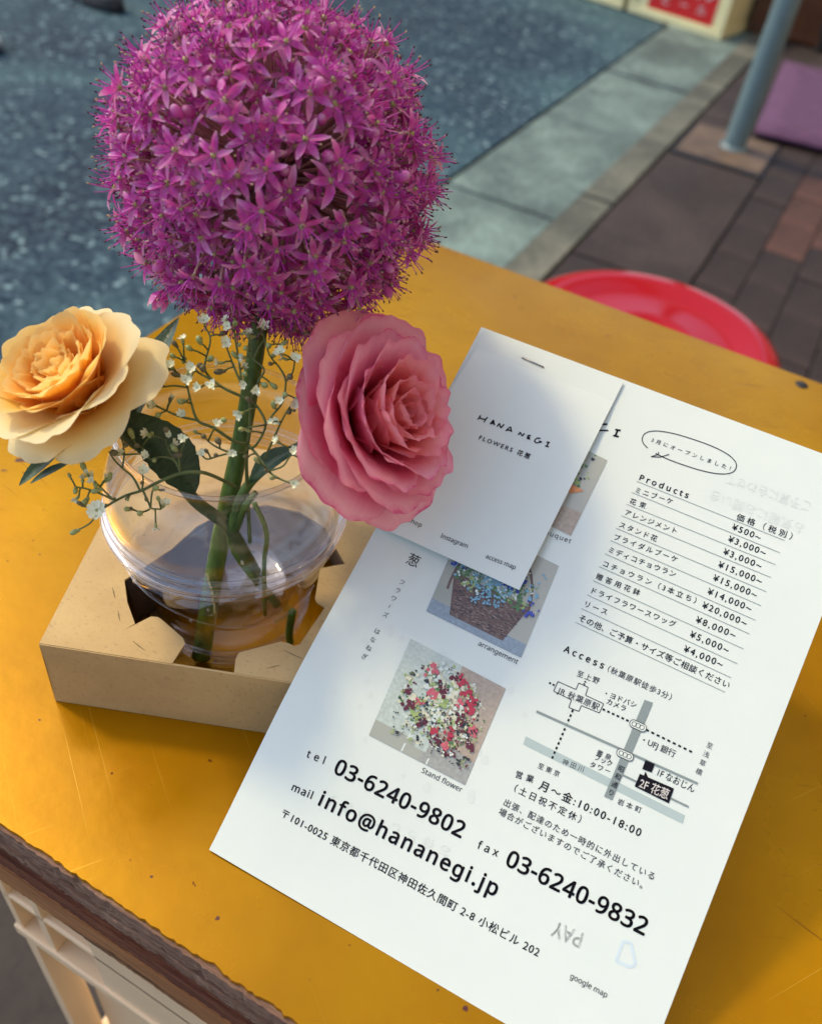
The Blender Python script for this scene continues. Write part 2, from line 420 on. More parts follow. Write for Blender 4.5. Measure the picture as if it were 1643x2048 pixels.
# purple mat
b = MB(); z0 = .016
cs = [(-.297, 3.02), (.30, 3.10), (.22, 4.0), (-.375, 3.90)]
b.grid(lambda u, v: Vector(((cs[0][0] * (1 - u) + cs[1][0] * u) * (1 - v) + (cs[3][0] * (1 - u) + cs[2][0] * u) * v,
                            (cs[0][1] * (1 - u) + cs[1][1] * u) * (1 - v) + (cs[3][1] * (1 - u) + cs[2][1] * u) * v, z0 + .018)), 8, 8)
mo = part('floor_mat', b, MAT, loc=(0, 3.45, z0), solid=.012); tag(mo, 'purple door mat lying on the pavement behind the pole', 'mat')

# beer crates at the far kerb
def far_crate(P0, ang, L, H, D, name, label, group, mat, red):
    ax = Vector((math.cos(ang), math.sin(ang), 0)); ay = Vector((-math.sin(ang), math.cos(ang), 0))
    def fr(p): return P0 + ax * p[0] + ay * p[1] + Vector((0, 0, p[2]))
    r = root(name, P0, label, 'crate', group)
    b = MB(); t = .012
    b.box((.01, .008, .0), (L - .01, t + .008, H - .002), 0, fr); b.box((.01, D - t - .008, 0), (L - .01, D - .008, H - .002), 0, fr)
    b.box((.008, t + .009, 0), (t + .008, D - t - .009, H - .002), 0, fr); b.box((L - t - .008, t + .009, 0), (L - .008, D - t - .009, H - .002), 0, fr)
    b.box((t + .010, t + .010, .01), (L - t - .010, D - t - .010, .022), 0, fr)
    part('wall', b, mat, r, smooth=False, bevel=.004)
    for z1, z2 in ((0, .03), (H - .05, H)):
        b = MB()
        b.box((0, 0, z1), (L, .0075, z2), 0, fr); b.box((0, D - .0075, z1), (L, D, z2), 0, fr)
        b.box((0, .0077, z1), (.0075, D - .0077, z2), 0, fr); b.box((L - .0075, .0077, z1), (L, D - .0077, z2), 0, fr)
        part('rim', b, mat, r, smooth=False, bevel=.003)
    for x, yy in ((0, 0), (L - .03, 0), (0, D - .0078), (L - .03, D - .0078)):
        b = MB(); b.box((x, yy, .0302), (x + .03, yy + .0078, H - .0502), 0, fr); part('corner_rib', b, mat, r, smooth=False, bevel=.003)
    if red:
        b = MB(); b.poly([fr(Vector(q)) for q in ((.085, .0068, .036), (L - .055, .0068, .036), (L - .055, .0068, .25), (.085, .0068, .25))]); part('red_print', b, REDP, r, smooth=False)
        lab = MB(); add_text(lab, 'ビール', lambda x, y: fr(Vector((.110 + x, .0062, .120 + y))), .095, .255, bold=.012)
        part('lettering', lab, INKW, r, smooth=False)
        lab = MB()
        add_text(lab, 'ビール', lambda x, y: fr(Vector((.140 + x, .0060, .066 + y))), .042, .20, bold=.014); part('lettering', lab, INKW, r, smooth=False)
    return r

# ------------------------------------------------------------------ text
try:      # the sans face that ships inside Blender; its built-in face serves where that is absent
    import os
    FONT = bpy.data.fonts.load(os.path.join(bpy.utils.resource_path('LOCAL'), 'datafiles', 'fonts', 'NotoSansHebrew-Regular.woff2'))
except Exception:
    FONT = None
_tc = {}
def text_geo(s, space=1.0, off=0.0):
    k = (s, round(space, 3), off)
    if k in _tc: return _tc[k]
    c = bpy.data.curves.new('t', 'FONT'); c.body = s; c.space_character = space; c.offset = off; c.resolution_u = 3
    fx = 1.0
    if FONT and s.isascii(): c.font = FONT; fx = .686 / .573
    o = bpy.data.objects.new('t', c); COL.objects.link(o)
    dg = bpy.context.evaluated_depsgraph_get(); me = bpy.data.meshes.new_from_object(o.evaluated_get(dg))
    r = ([v.co * fx for v in me.vertices], [tuple(p.vertices) for p in me.polygons])
    bpy.data.objects.remove(o); bpy.data.curves.remove(c); bpy.data.meshes.remove(me)
    _tc[k] = r; return r
def add_text(mb, s, fn, size, width=None, bold=0.0, m=0, mirror=False, xscale=1.0):
    """text laid with its baseline start at fn(0,0); size = em height in metres, width = full length in metres"""
    vs, fs = text_geo(s, 1.0, 0.0)
    BOLD = bold_ = bold; bold = 0.0
    w1 = max(v.x for v in vs) * size
    space = 1.0
    if width and len(s) > 1:
        v2, _ = text_geo(s, 2.0, bold); w2 = max(v.x for v in v2) * size
        if w2 > w1: space = 1 + (width / xscale - w1) / (w2 - w1)
        if w1 >= width: xscale = max(.80, width / w1); size = size * (width / w1) / xscale; space = 1.0
        vs, fs = text_geo(s, space, bold)
    bb = BOLD * size
    for dx, dy in (((0, 0),) if not bb else ((-bb, 0), (bb, 0), (0, bb), (0, -bb), (bb * .7, bb * .7), (-bb * .7, bb * .7), (bb * .7, -bb * .7), (-bb * .7, -bb * .7))[:4 if bold_ < .015 else 8]):
        base = len(mb.v)
        for v in vs:
            x = v.x * size * xscale + dx
            if mirror: x = width - x
            mb.vert(fn(x, v.y * size + dy))
        for f in fs: mb.face([base + i for i in (f[::-1] if mirror else f)], m)

far_crate(Vector((-1.091, 4.160, .006)), math.atan2(-.082, .431), .438, .31, .36, 'beer_crate', 'pale yellow plastic crate with a red and white print, at the far kerb', 'pale yellow crates', CREAM2, True)
far_crate(Vector((-1.545, 4.235, .006)), math.atan2(-.075, .431), .438, .31, .36, 'beer_crate', 'pale yellow plastic crate only whose lower edge shows, left of the red printed crate', 'pale yellow crates', CREAM2, False)
far_crate(Vector((-.60, 4.30, .018)), .0, .34, .28, .32, 'plastic_crate', 'dark amber plastic crate in shade between the printed crate and the pole', None, AMBER, False)

# red stool
def stool():
    c = Vector((-.112, .861, 0)); H = .46
    r = root('plastic_stool', c, 'round glossy red plastic stool behind the golden table', 'stool')
    prof = [(.022, H + .004), (.024, H + .007), (.05, H + .006), (.08, H + .003), (.098, H + .004), (.115, H + .010), (.130, H + .010), (.141, H + .004), (.1455, H - .008), (.1455, H - .030), (.143, H - .032), (.141, H - .026), (.139, H - .008), (.125, H + .002), (.09, H - .002), (.03, H), (.022, H + .004)]
    b = MB(); b.lathe(prof, c, 96); part('seat', b, RED, r)
    b = MB(); b.lathe([(.0, H + .0012), (.0215, H + .0012)], c, 32); part('seat_hole_cap', b, CREAM, r)
    for a in (45, 135, 225, 315):
        d = Vector((math.cos(R(a)), math.sin(R(a)), 0)); t = Vector((-d.y, d.x, 0)); b = MB()
        def lf(u, v, d=d, t=t):
            w = (.062 - .03 * (1 - v)) ; rr = .165 - .048 * v
            return c + d * (rr - .010 * abs(2 * u - 1) ** 2) + t * ((2 * u - 1) * w) + Vector((0, 0, .012 + v * (H - .030)))
        b.grid(lf, 8, 10); part('leg', b, RED, r, solid=.003)
    b = MB(); b.lathe([(.128, .20), (.131, .20), (.127, .225), (.124, .225), (.128, .20)], c, 48); part('brace_ring', b, RED, r)
stool()

# black stand leg object at the right edge
r = root('black_stand', (-.13, 4.4, .016), 'black metal stand with curved legs at the right edge behind the purple mat', 'stand')
for sx, sy in ((-1, -1), (1, -1), (-1, 1), (1, 1)):
    b = MB(); x0, y0 = -.13 + sx * .17, 4.42 + sy * .15
    b.tube([(x0, y0, .018), (x0 - sx * .012, y0, .04), (x0 + sx * .01, y0, .11), (x0 - sx * .03, y0 - sy * .03, .22), (x0 - sx * .05, y0 - sy * .05, .36)], [.020, .014, .015, .017, .02], 10); part('leg', b, BLACK, r)
b = MB(); b.box((-.27, 4.29, .36), (.01, 4.55, .39)); part('top', b, BLACK, r, bevel=.008)

# shoes
def shoe(loc, ang, name, label, up, solem):
    r = root(name, loc, label, 'shoe')
    ca, sa = math.cos(ang), math.sin(ang)
    def W(x, y, z): return Vector(loc) + Vector((x * ca - y * sa, x * sa + y * ca, z))
    def outline(u):  # u 0 heel..1 toe
        return .036 + .014 * math.sin(math.pi * min(1, u * 1.1)) - .010 * math.sin(math.pi * u * 2) * .5
    def secs(z0, z1, shr):
        b = MB(); N = 16; rings = []
        for k in range(N + 1):
            u = k / N; x = u * .28; w = outline(u) * math.sqrt(max(.02, 1 - (2 * u - 1) ** 6)) * shr
            rings.append((x, w, u))
        return rings
    b = MB(); rg = secs(0, 0, 1.0)
    def sf(u, v):
        k = u * 16; i = min(15, int(k)); f = k - i; x = rg[i][0] * (1 - f) + rg[i + 1][0] * f; w = rg[i][1] * (1 - f) + rg[i + 1][1] * f
        a = v * 2 * math.pi; return W(x, w * math.cos(a) * 1.04, .014 + .013 * math.sin(a))
    b.grid(sf, 16, 12); part('sole', b, solem, r)
    b = MB()
    def uf(u, v):
        k = u * 16; i = min(15, int(k)); f = k - i; x = rg[i][0] * (1 - f) + rg[i + 1][0] * f; w = rg[i][1] * (1 - f) + rg[i + 1][1] * f
        h = .095 - .055 * min(1, max(0, (u - .30) / .35)) if u < .9 else .045 - .3 * (u - .9)
        a = v * math.pi; return W(x, w * math.cos(a) * .97, .020 + h * math.sin(a) ** .8)
    b.grid(uf, 16, 10); part('upper', b, up, r)
shoe((-2.58, 1.90, 0), .05, 'sneaker', 'white sneaker with a black sole on the road at the left edge', WHITE, BLACK)
shoe((-2.62, 2.52, 0), -.15, 'leather_shoe', 'plain black shoe on the road at the top edge left of the purple flower', BLACK, BLACK)

# ------------------------------------------------------------------ table
TZ = CAMZ - .288           # table top height .662
tb = root('golden_table', (.07, .3, TZ - .062), 'low table with a glossy golden top and worn plywood edge, standing on crates', 'table')
X0, X1, Y0, Y1 = -.307, .45, .0693, .5285
rn = random.Random(3)
def jag(seed, n, amp, chips=0):
    g = random.Random(seed); a = [g.uniform(-1, 1) * amp for _ in range(n + 1)]
    for _ in range(chips):
        i = g.randint(2, n - 6); w = g.randint(2, 6)
        for k in range(w):
            if i + k <= n: a[i + k] += amp * 2.6 * math.sin(math.pi * (k + .5) / w)
    return a
N = 520
jt = jag(1, N, .00035, 16)
b = MB()
def topf(u, v):
    i = min(N, int(u * N + .5)); yy = Y0 + .0012 + jt[i] if v == 0 else Y0 + .006 + (Y1 - Y0 - .006) * (v - .1) / .9 if v > .05 else Y0
    return Vector((X0 + (X1 - X0) * u, yy, TZ))
b.grid(lambda u, v: topf(u, v), N, 10)
nb = len(b.v)
for i in range(N + 1):
    p = b.v[i]; b.vert((p[0], p[1] - .0002, p[2] - .0016))
for i in range(N): b.face((nb + i, nb + i + 1, i + 1, i))
for (ax, ay, bx, by) in ((X0, Y1, X0, Y0 + .0015), (X1, Y0 + .0015, X1, Y1), (X1, Y1, X0, Y1)):
    b.poly([(ax, ay, TZ), (ax, ay, TZ - .0016), (bx, by, TZ - .0016), (bx, by, TZ)])
o = part('golden_sheet', b, TABLE, tb, smooth=False)
layers = [(.0018, .0075, PLY_G, 0), (.0078, .0145, PLY_G, .0006), (.0148, .0205, PLY_G, -.0002), (.0208, .0275, PLY_G, .0012), (.0278, .0345, PLY_R, .0022), (.0352, .0450, PLY_R, .0010), (.0454, .062, PLY_Y, .0002)]
for li, (a, c, mt, dy) in enumerate(layers):
    b = MB(); am = (.00035, .00035, .0004, .0004, .0003, .0002, .00012)[li]; jj = jag(20 + li, N, am, 9 if li < 5 else 2); j2 = jag(40 + li, N, am, 6 if li < 5 else 1)
    def ff(u, v, a=a, c=c, jj=jj, j2=j2, dy=dy):
        i = min(N, int(u * N + .5)); z = TZ - c + (c - a) * min(1, v * 1.2)
        base = Y0 + dy + (jj[i] * (1 - v) + j2[i] * v)
        if v > .84: return Vector((X0 + .001 + (X1 - X0 - .002) * u, Y0 + .02, TZ - a))
        return Vector((X0 + .001 + (X1 - X0 - .002) * u, base, z))
    b.grid(ff, N, 6)
    xa, xb = X0 + .001, X1 - .001
    b.poly([(xa, Y1 - .001, TZ - c), (xa, Y1 - .001, TZ - a), (xb, Y1 - .001, TZ - a), (xb, Y1 - .001, TZ - c)])
    b.poly([(xa, Y0 + .001, TZ - c), (xa, Y0 + .001, TZ - a), (xa, Y1 - .001, TZ - a), (xa, Y1 - .001, TZ - c)])
    b.poly([(xb, Y0 + .001, TZ - c), (xb, Y1 - .001, TZ - c), (xb, Y1 - .001, TZ - a), (xb, Y0 + .001, TZ - a)])
    b.poly([(xa, Y0 + .002, TZ - c), (xa, Y1 - .001, TZ - c), (xb, Y1 - .001, TZ - c), (xb, Y0 + .002, TZ - c)])
    part('ply', b, mt, tb, smooth=False)
# screw, stains
p = onz(1602, 770, TZ); b = MB(); b.lathe([(0, .0006), (.0035, .0006), (.0040, .0001)], p, 16); part('screw', b, BLACK, tb)
def blob(mb, c, r, sx=1, ang=0, seed=0, h=.00008, n=16):
    g = random.Random(seed); pts = []
    for i in range(n):
        a = 2 * math.pi * i / n; q = r * g.uniform(.55, 1.15); x, y2 = q * math.cos(a) * sx, q * math.sin(a)
        pts.append(Vector(c) + Vector((x * math.cos(ang) - y2 * math.sin(ang), x * math.sin(ang) + y2 * math.cos(ang), h)))
    mb.poly(pts)
STAIN = plain('dark_red_stain', (.07, .012, .01), .5)
for k, (x, y, rr, s) in enumerate(((43, 920, .0017, 1.9), (60, 905, .0007, 1.3), (8, 941, .0006, 2.4), (80, 1109, .0005, 1), (80, 1440, .0005, 1), (435, 1837, .0007, 1), (303, 1753, .0005, 1), (930, 2017, .001, 1.2), (875, 1980, .0004, 1))):
    b = MB(); blob(b, onz(x, y, TZ), rr, s, .7, k); part('stain', b, STAIN, tb, smooth=False)
PALE = plain('worn_patch', (.46, .30, .11), .5, 90, .3)

# crates under the table
def under_crate(z0, z1, name, label, mat):
    xa, xb, ya, yb = -.193, .257, .076, .446
    r = root(name, ((xa + xb) / 2, (ya + yb) / 2, z0), label, 'crate', 'cream crates stacked under the table')
    H = z1 - z0; t = .004
    # inner recessed walls
    b = MB(); b.box((xa + .012, ya + .016, z0 + .004), (xb - .012, ya + .019, z0 + H * .60)); b.box((xa + .012, yb - .019, z0 + .004), (xb - .012, yb - .016, z0 + H * .60))
    b.box((xa + .012, ya + .0195, z0 + .004), (xa + .015, yb - .0195, z0 + H * .60)); b.box((xb - .015, ya + .0195, z0 + .004), (xb - .012, yb - .0195, z0 + H * .60))
    b.box((xa + .016, ya + .020, z0 + .006), (xb - .016, yb - .020, z0 + .010)); part('wall', b, mat, r, smooth=False)
    # top band with openings near the corners
    def ring(zb, zt, d, out, nm='band', holes=()):
        b = MB(); x0, x1, y0, y1 = xa - out, xb + out, ya - out, yb + out
        b.box((x0, y0, zb), (x1, y0 + d, zt)); b.box((x0, y1 - d, zb), (x1, y1, zt))
        b.box((x0, y0 + d + .0002, zb), (x0 + d, y1 - d - .0002, zt)); b.box((x1 - d, y0 + d + .0002, zb), (x1, y1 - d - .0002, zt))
        part(nm, b, mat, r, smooth=False, bevel=.0012)
    ring(z1 - .010, z1, .018, 0.002, 'rim')
    # wide flat band starts inboard of the corner openings
    for s in (0, 1):
        xA, xB = (xa + .055, xb - .055)
        yy = ya if s == 0 else yb - .004
        b = MB(); b.box((xA, yy, z1 - .085), (xB, yy + .004, z1 - .0105)); part('band', b, mat, r, smooth=False, bevel=.001)
    ring(z1 - .094, z1 - .0855, .018, .0015, 'flange')
    ring(z1 - .052, z1 - .048, .014, .0, 'rib')
    ring(z0, z0 + .010, .016, .001, 'foot_rim')
    for x in (xa, xa + .020, xa + .052, xb - .055, xb - .024, xb - .004):
        for yy in (ya, yb - .0145):
            b = MB(); b.box((x, yy, z1 - .0853), (x + .004, yy + .014, z1 - .0102)); part('post', b, mat, r, smooth=False)
    for x in (xa, xa + .11, xa + .22, xa + .33, xb - .006):
        for yy in (ya + .0005, yb - .0155):
            b = MB(); b.box((x, yy, z0 + .0102), (x + .006, yy + .015, z1 - .0942)); part('rib', b, mat, r, smooth=False)
    b = MB(); b.box((xa + .07, ya + .012, z0 + .06), (xb - .07, ya + .0155, z1 - .1)); part('panel', b, mat, r, smooth=False)
    lab = MB(); add_text(lab, 'ビール', lambda x, y: Vector((xa + .095 + x, ya + .0116, z1 - .165 + y)), .06, .24, bold=.01); part('lettering', lab, REDP, r, smooth=False)
under_crate(.302, TZ - .0625, 'crate', 'upper cream plastic crate carrying the golden table, red print on its side', CREAM)
under_crate(.006, .301, 'crate', 'lower cream plastic crate on the ground under the golden table', CREAM)

# ------------------------------------------------------------------ cardboard box
BZ = TZ + .0345
bx = root('cardboard_box', (-.13, .19, TZ), 'flat kraft cardboard carrier box with a cut-out top holding the clear jar', 'box')
A = Vector((-.1751, .1143, 0)); ux = Vector((.0805, .0336, 0)).normalized(); uy = Vector((-ux.y, ux.x, 0)); LW, LD = .128, .118
def bp(a, c, z): return A + ux * a + uy * c + Vector((0, 0, z))
def b2(px, py):      # photo point on the box top -> box coordinates
    p = onz(px, py, BZ) - A; return (p.dot(ux), p.dot(uy))
hole = [b2(*q) for q in ((343, 1330), (370, 1287), (366, 1276), (326, 1241), (316, 1234), (302, 1233), (246, 1261), (270, 1247), (255, 1205), (249, 1160))]
hole += [(.030, .052), (.036, .066), (.046, .078), (.060, .084), (.074, .083), (.086, .076)]
hole += [b2(*q) for q in ((690, 1128), (668, 1131), (640, 1137), (630, 1196), (634, 1204), (650, 1214), (600, 1288), (588, 1292), (576, 1286), (562, 1283), (478, 1305), (471, 1318), (468, 1347))]
hole[0] = (hole[0][0], .0004); hole[-1] = (hole[-1][0], .0004)
# top sheet: outer rectangle minus hole (hole opens on the front fold)
import mathutils.geometry as mg
outer = [(0, .0004), hole[0]] + hole[1:-1] + [hole[-1], (LW, .0004), (LW, LD), (0, LD)]
def thick(poly, zt, th, nm, parent, mat, lift=None):
    vs = [Vector((p[0], p[1], 0)) for p in poly]; tris = mg.tessellate_polygon([vs]); b = MB()
    L = lift or (lambda a, c: 0)
    for p in poly: b.vert(bp(p[0], p[1], zt + L(*p)))
    for p in poly: b.vert(bp(p[0], p[1], zt - th + L(*p)))
    n = len(poly)
    for t in tris:
        q = [Vector(b.v[i]) for i in t]; nz = (q[1] - q[0]).cross(q[2] - q[0]).z
        t = tuple(t) if nz > 0 else tuple(t)[::-1]
        b.face(t); b.face([n + i for i in t[::-1]])
    ar = sum(poly[i][0] * poly[(i + 1) % n][1] - poly[(i + 1) % n][0] * poly[i][1] for i in range(n))
    for i in range(n):
        j = (i + 1) % n
        b.face((i, n + i, n + j, j) if ar > 0 else (j, n + j, n + i, i))
    return part(nm, b, mat, parent, smooth=False)
top = thick(outer, BZ, .0008, 'top_panel', bx, KRAFT)
def wall(nm, p, q, z0, z1, t, out=0):
    d = (Vector((q[0] - p[0], q[1] - p[1], 0))).normalized(); nn = Vector((d.y, -d.x, 0)); b = MB()
    P = lambda a, o, z: bp(p[0] + d.x * a - nn.x * o, p[1] + d.y * a - nn.y * o, z)
    ln = math.hypot(q[0] - p[0], q[1] - p[1]); N2 = 24
    for oo, fl in ((0, False), (t, True)):
        b.grid(lambda u, v: P(u * ln, oo + .0004 * math.sin(u * 9 + 1) * math.sin(v * 3.1), z0 + (z1 - z0) * v), N2, 4, 0, fl)
    b.grid(lambda u, v: P(u * ln, v * t, z1), N2, 1); b.grid(lambda u, v: P(u * ln, v * t, z0), N2, 1, 0, True)
    b.grid(lambda u, v: P(0, v * t, z0 + (z1 - z0) * u), 2, 1); b.grid(lambda u, v: P(ln, v * t, z0 + (z1 - z0) * u), 2, 1, 0, True)
    return part(nm, b, KRAFT, bx)
wall('front_panel', (0, 0), (LW, 0), TZ + .0003, BZ - .0003, .0008)
wall('back_panel', (LW, LD), (0, LD), TZ + .0003, BZ - .0010, .0008)
# left side stands open: a flap slightly inside
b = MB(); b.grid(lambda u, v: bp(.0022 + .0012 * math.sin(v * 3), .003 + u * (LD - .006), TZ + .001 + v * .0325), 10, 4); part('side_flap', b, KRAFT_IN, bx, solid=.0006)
# folded tabs pointing down in the hole corners
for (p, q, dn) in ((hole[9], hole[12], .022), (hole[15], hole[16], .018)):
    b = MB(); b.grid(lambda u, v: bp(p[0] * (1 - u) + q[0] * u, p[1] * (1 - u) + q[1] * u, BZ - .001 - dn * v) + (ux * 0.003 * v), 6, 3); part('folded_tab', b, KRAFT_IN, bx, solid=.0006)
for k, pts in enumerate((((225, 1175), (231, 1198)), ((236, 1222), (240, 1242)), ((266, 1283), (291, 1302)), ((534, 1337), (560, 1330)), ((565, 1300), (605, 1318)))):
    a, c = [onz(*q, BZ) + Vector((0, 0, .00012)) for q in pts]; t = (c - a).normalized(); w = Vector((-t.y, t.x, 0)) * .00013; b = MB()
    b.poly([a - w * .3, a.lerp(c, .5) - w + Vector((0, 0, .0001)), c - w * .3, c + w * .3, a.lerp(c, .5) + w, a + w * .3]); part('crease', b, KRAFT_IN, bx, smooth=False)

# ------------------------------------------------------------------ clear jar and water
JC = Vector((-.1485, .185, TZ))
CLEAR = mat_clear('clear_plastic', (.985, .985, .99), .025, .80, 3.2); CLEARB = mat_clear('clear_plastic_thick', (.96, .96, .98), .05, .9, 1.7)
jr = root('clear_jar', JC, 'clear plastic jar with a domed collar, holding the flower stems in water', 'jar')
def shell(prof, t):  # closed double wall
    return prof + [(max(0, r - t), z + (t if i == 0 else 0)) for i, (r, z) in reversed(list(enumerate(prof)))]
cup = [(.0, .0012), (.020, .0012), (.0285, .0022), (.0305, .006), (.0312, .010), (.0300, .0145), (.0315, .020), (.0350, .030), (.0385, .042), (.0402, .052), (.0405, .056)]
b = MB(); b.lathe(cup, JC, 96); b.lathe([(r * .965, z + .0009) for r, z in cup[:-1]] + [(.0397, .056)], JC, 96); part('cup', b, CLEAR, jr)
for zz, rr, th in ((.0035, .0290, .0014), (.0110, .0312, .0010), (.0565, .0422, .0012), (.0605, .0432, .0014), (.0645, .0426, .0010)):
    b = MB(); K = 10
    prof = [(rr + th * math.cos(2 * math.pi * k / K), zz + th * 1.2 * math.sin(2 * math.pi * k / K)) for k in range(K + 1)]
    b.lathe(prof, JC, 128); part('ring', b, CLEARB, jr)
dome = [(.0420, .066), (.0424, .070), (.0420, .075), (.0405, .080), (.0385, .0845), (.0362, .0880), (.0348, .0905), (.0345, .0935), (.0356, .0965)]
b = MB(); b.lathe(dome, JC, 96); b.lathe([(r - .0008, z) for r, z in dome], JC, 96); part('collar', b, CLEAR, jr)
b = MB(); K = 8; b.lathe([(.0356 + .0009 * math.cos(2 * math.pi * k / K), .0968 + .0009 * math.sin(2 * math.pi * k / K)) for k in range(K + 1)], JC, 128); part('lip', b, CLEARB, jr)
b = MB(); b.lathe([(.0, .0140), (.021, .0142), (.0245, .0165), (.0262, .0200)], JC, 64); b.lathe([(.0262, .0200), (.0266, .0190)], JC, 64); part('inner_base', b, CLEARB, jr)
# thin raised seam line round the body (tilted)
b = MB(); pth = []
for k in range(33):
    a = math.pi + math.pi * k / 32 + .15; h = .030 + .013 * abs(math.cos(a - 4.35)) ** 2
    rr = np.interp(h, [z for _, z in cup], [q for q, _ in cup]); pth.append(JC + Vector(((rr + .0003) * math.cos(a), (rr + .0003) * math.sin(a), h)))
b.tube(pth, .00022, 5); part('seam', b, CLEARB, jr)
DROP = mat_clear('droplet', (.97, .97, .97), .10, .9, 1.5)
for k, (an, hz, rr_) in enumerate(((-2.0, .040, .0016), (-1.75, .049, .0009), (-1.3, .036, .0011), (-2.3, .073, .0009), (-1.1, .047, .0008), (-.8, .074, .0010), (-1.6, .078, .0007))):
    rj = float(np.interp(hz, [z for _, z in cup], [q for q, _ in cup])) if hz < .056 else float(np.interp(hz, [z for _, z in dome], [q for q, _ in dome]))
    b = MB(); b.ball(JC + Vector((rj * math.cos(an), rj * math.sin(an), hz)), rr_ * .5, 0, 12, rr_, Vector((0, 0, 1))); part('droplet', b, DROP, jr)
WAT = mat_clear('water_surface', (.97, .97, .96), .04, .9, 2.2)
b = MB(); b.lathe([(.0, .0395), (.034, .0395), (.0365, .0402)], JC, 64)
tag(part('water', b, WAT, loc=JC + Vector((0, 0, .0395))), 'clear water standing in the lower half of the jar', 'water')

# ------------------------------------------------------------------ flower helpers
def frame(axis, twist=0):
    w = axis.normalized(); u = w.cross(Vector((0, 0, 1)))
    if u.length < .1: u = w.cross(Vector((1, 0, 0)))
    u.normalize(); v = w.cross(u); q = Quaternion(w, twist); return q @ u, q @ v, w
def petal_mb(C, fr, phi, r0, z0, L, W, a0, a1, p=1.2, Rc=None, ruf=.0, kr=5, ph=0, tip=.2, tw=0, bend=0, nu=22, nv=16, notch=0, curl=0, er_=.005):
    U, V, Wx = fr; mb = MB(); cz, sz = math.cos(phi), math.sin(phi); er = U * cz + V * sz; et = -U * sz + V * cz
    S = 28; prof = [(r0, z0)]
    for k in range(S):
        t = (k + .5) / S; a = a0 + (a1 - a0) * t ** p
        if curl and t > .78: a += curl * (t - .78) / .22
        q = prof[-1]; prof.append((q[0] + math.sin(a) * L / S, q[1] + math.cos(a) * L / S))
    g = random.Random(int(ph * 1000)); f1, f2 = g.uniform(0, 6.28), g.uniform(0, 6.28)
    def fn(u, v):
        s = 2 * u - 1
        edge = 1 - tip * 1.9 * (1 - (1 - abs(s) ** 2.5) ** .42) - notch * math.exp(-((s - .1) / .16) ** 2) + (1 - abs(s)) * (.008 * math.sin(s * 9 + f1) + er_ * math.sin(s * 21 + f2))
        t = v * edge; x = t * S; i = min(S - 1, int(x)); f = x - i
        rr = prof[i][0] * (1 - f) + prof[i + 1][0] * f; zz = prof[i][1] * (1 - f) + prof[i + 1][1] * f
        wv = W * (.30 + .70 * math.sin(math.pi * .5 * min(1, v * 1.35)) ** .9) * (1 - .16 * max(0, v - .7) / .3)
        Rr = Rc if Rc else max(rr, .004)
        th = s * wv / Rr
        rad = rr - Rr * (1 - math.cos(th)); lat = Rr * math.sin(th)
        k = v ** 2.5
        rf = ruf * k * (math.sin(s * kr + ph) + .5 * math.sin(s * kr * 2.3 + ph * 1.7)) * (0.35 + .65 * abs(s))
        rad += rf; zz += rf * .35 + tw * s * v * v + bend * s * s * v
        return C + er * rad + et * lat + Wx * zz
    mb.grid(fn, nu, nv); return mb

YEL_O = mat_petal('cream_petal', [(.0, (.95, .50, .04)), (.30, (.95, .68, .20)), (.62, (.95, .82, .42)), (1, (.95, .89, .56))], .46, .04)
YEL_I = mat_petal('orange_petal', [(.0, (.98, .36, .004)), (.40, (.98, .52, .045)), (.8, (.98, .68, .17)), (1, (.98, .82, .36))], .55, .04)
PNK_O = mat_petal('pink_petal', [(.0, (.70, .02, .10)), (.28, (.88, .09, .24)), (.60, (.94, .25, .44)), (.92, (.98, .52, .64)), (.99, (.92, .36, .52)), (1, (.82, .18, .38))], .50, .13)
PNK_I = mat_petal('deep_pink_petal', [(.0, (.72, .012, .05)), (.35, (.90, .10, .20)), (.90, (.98, .46, .50)), (1, (.94, .36, .46))], .54, .13)

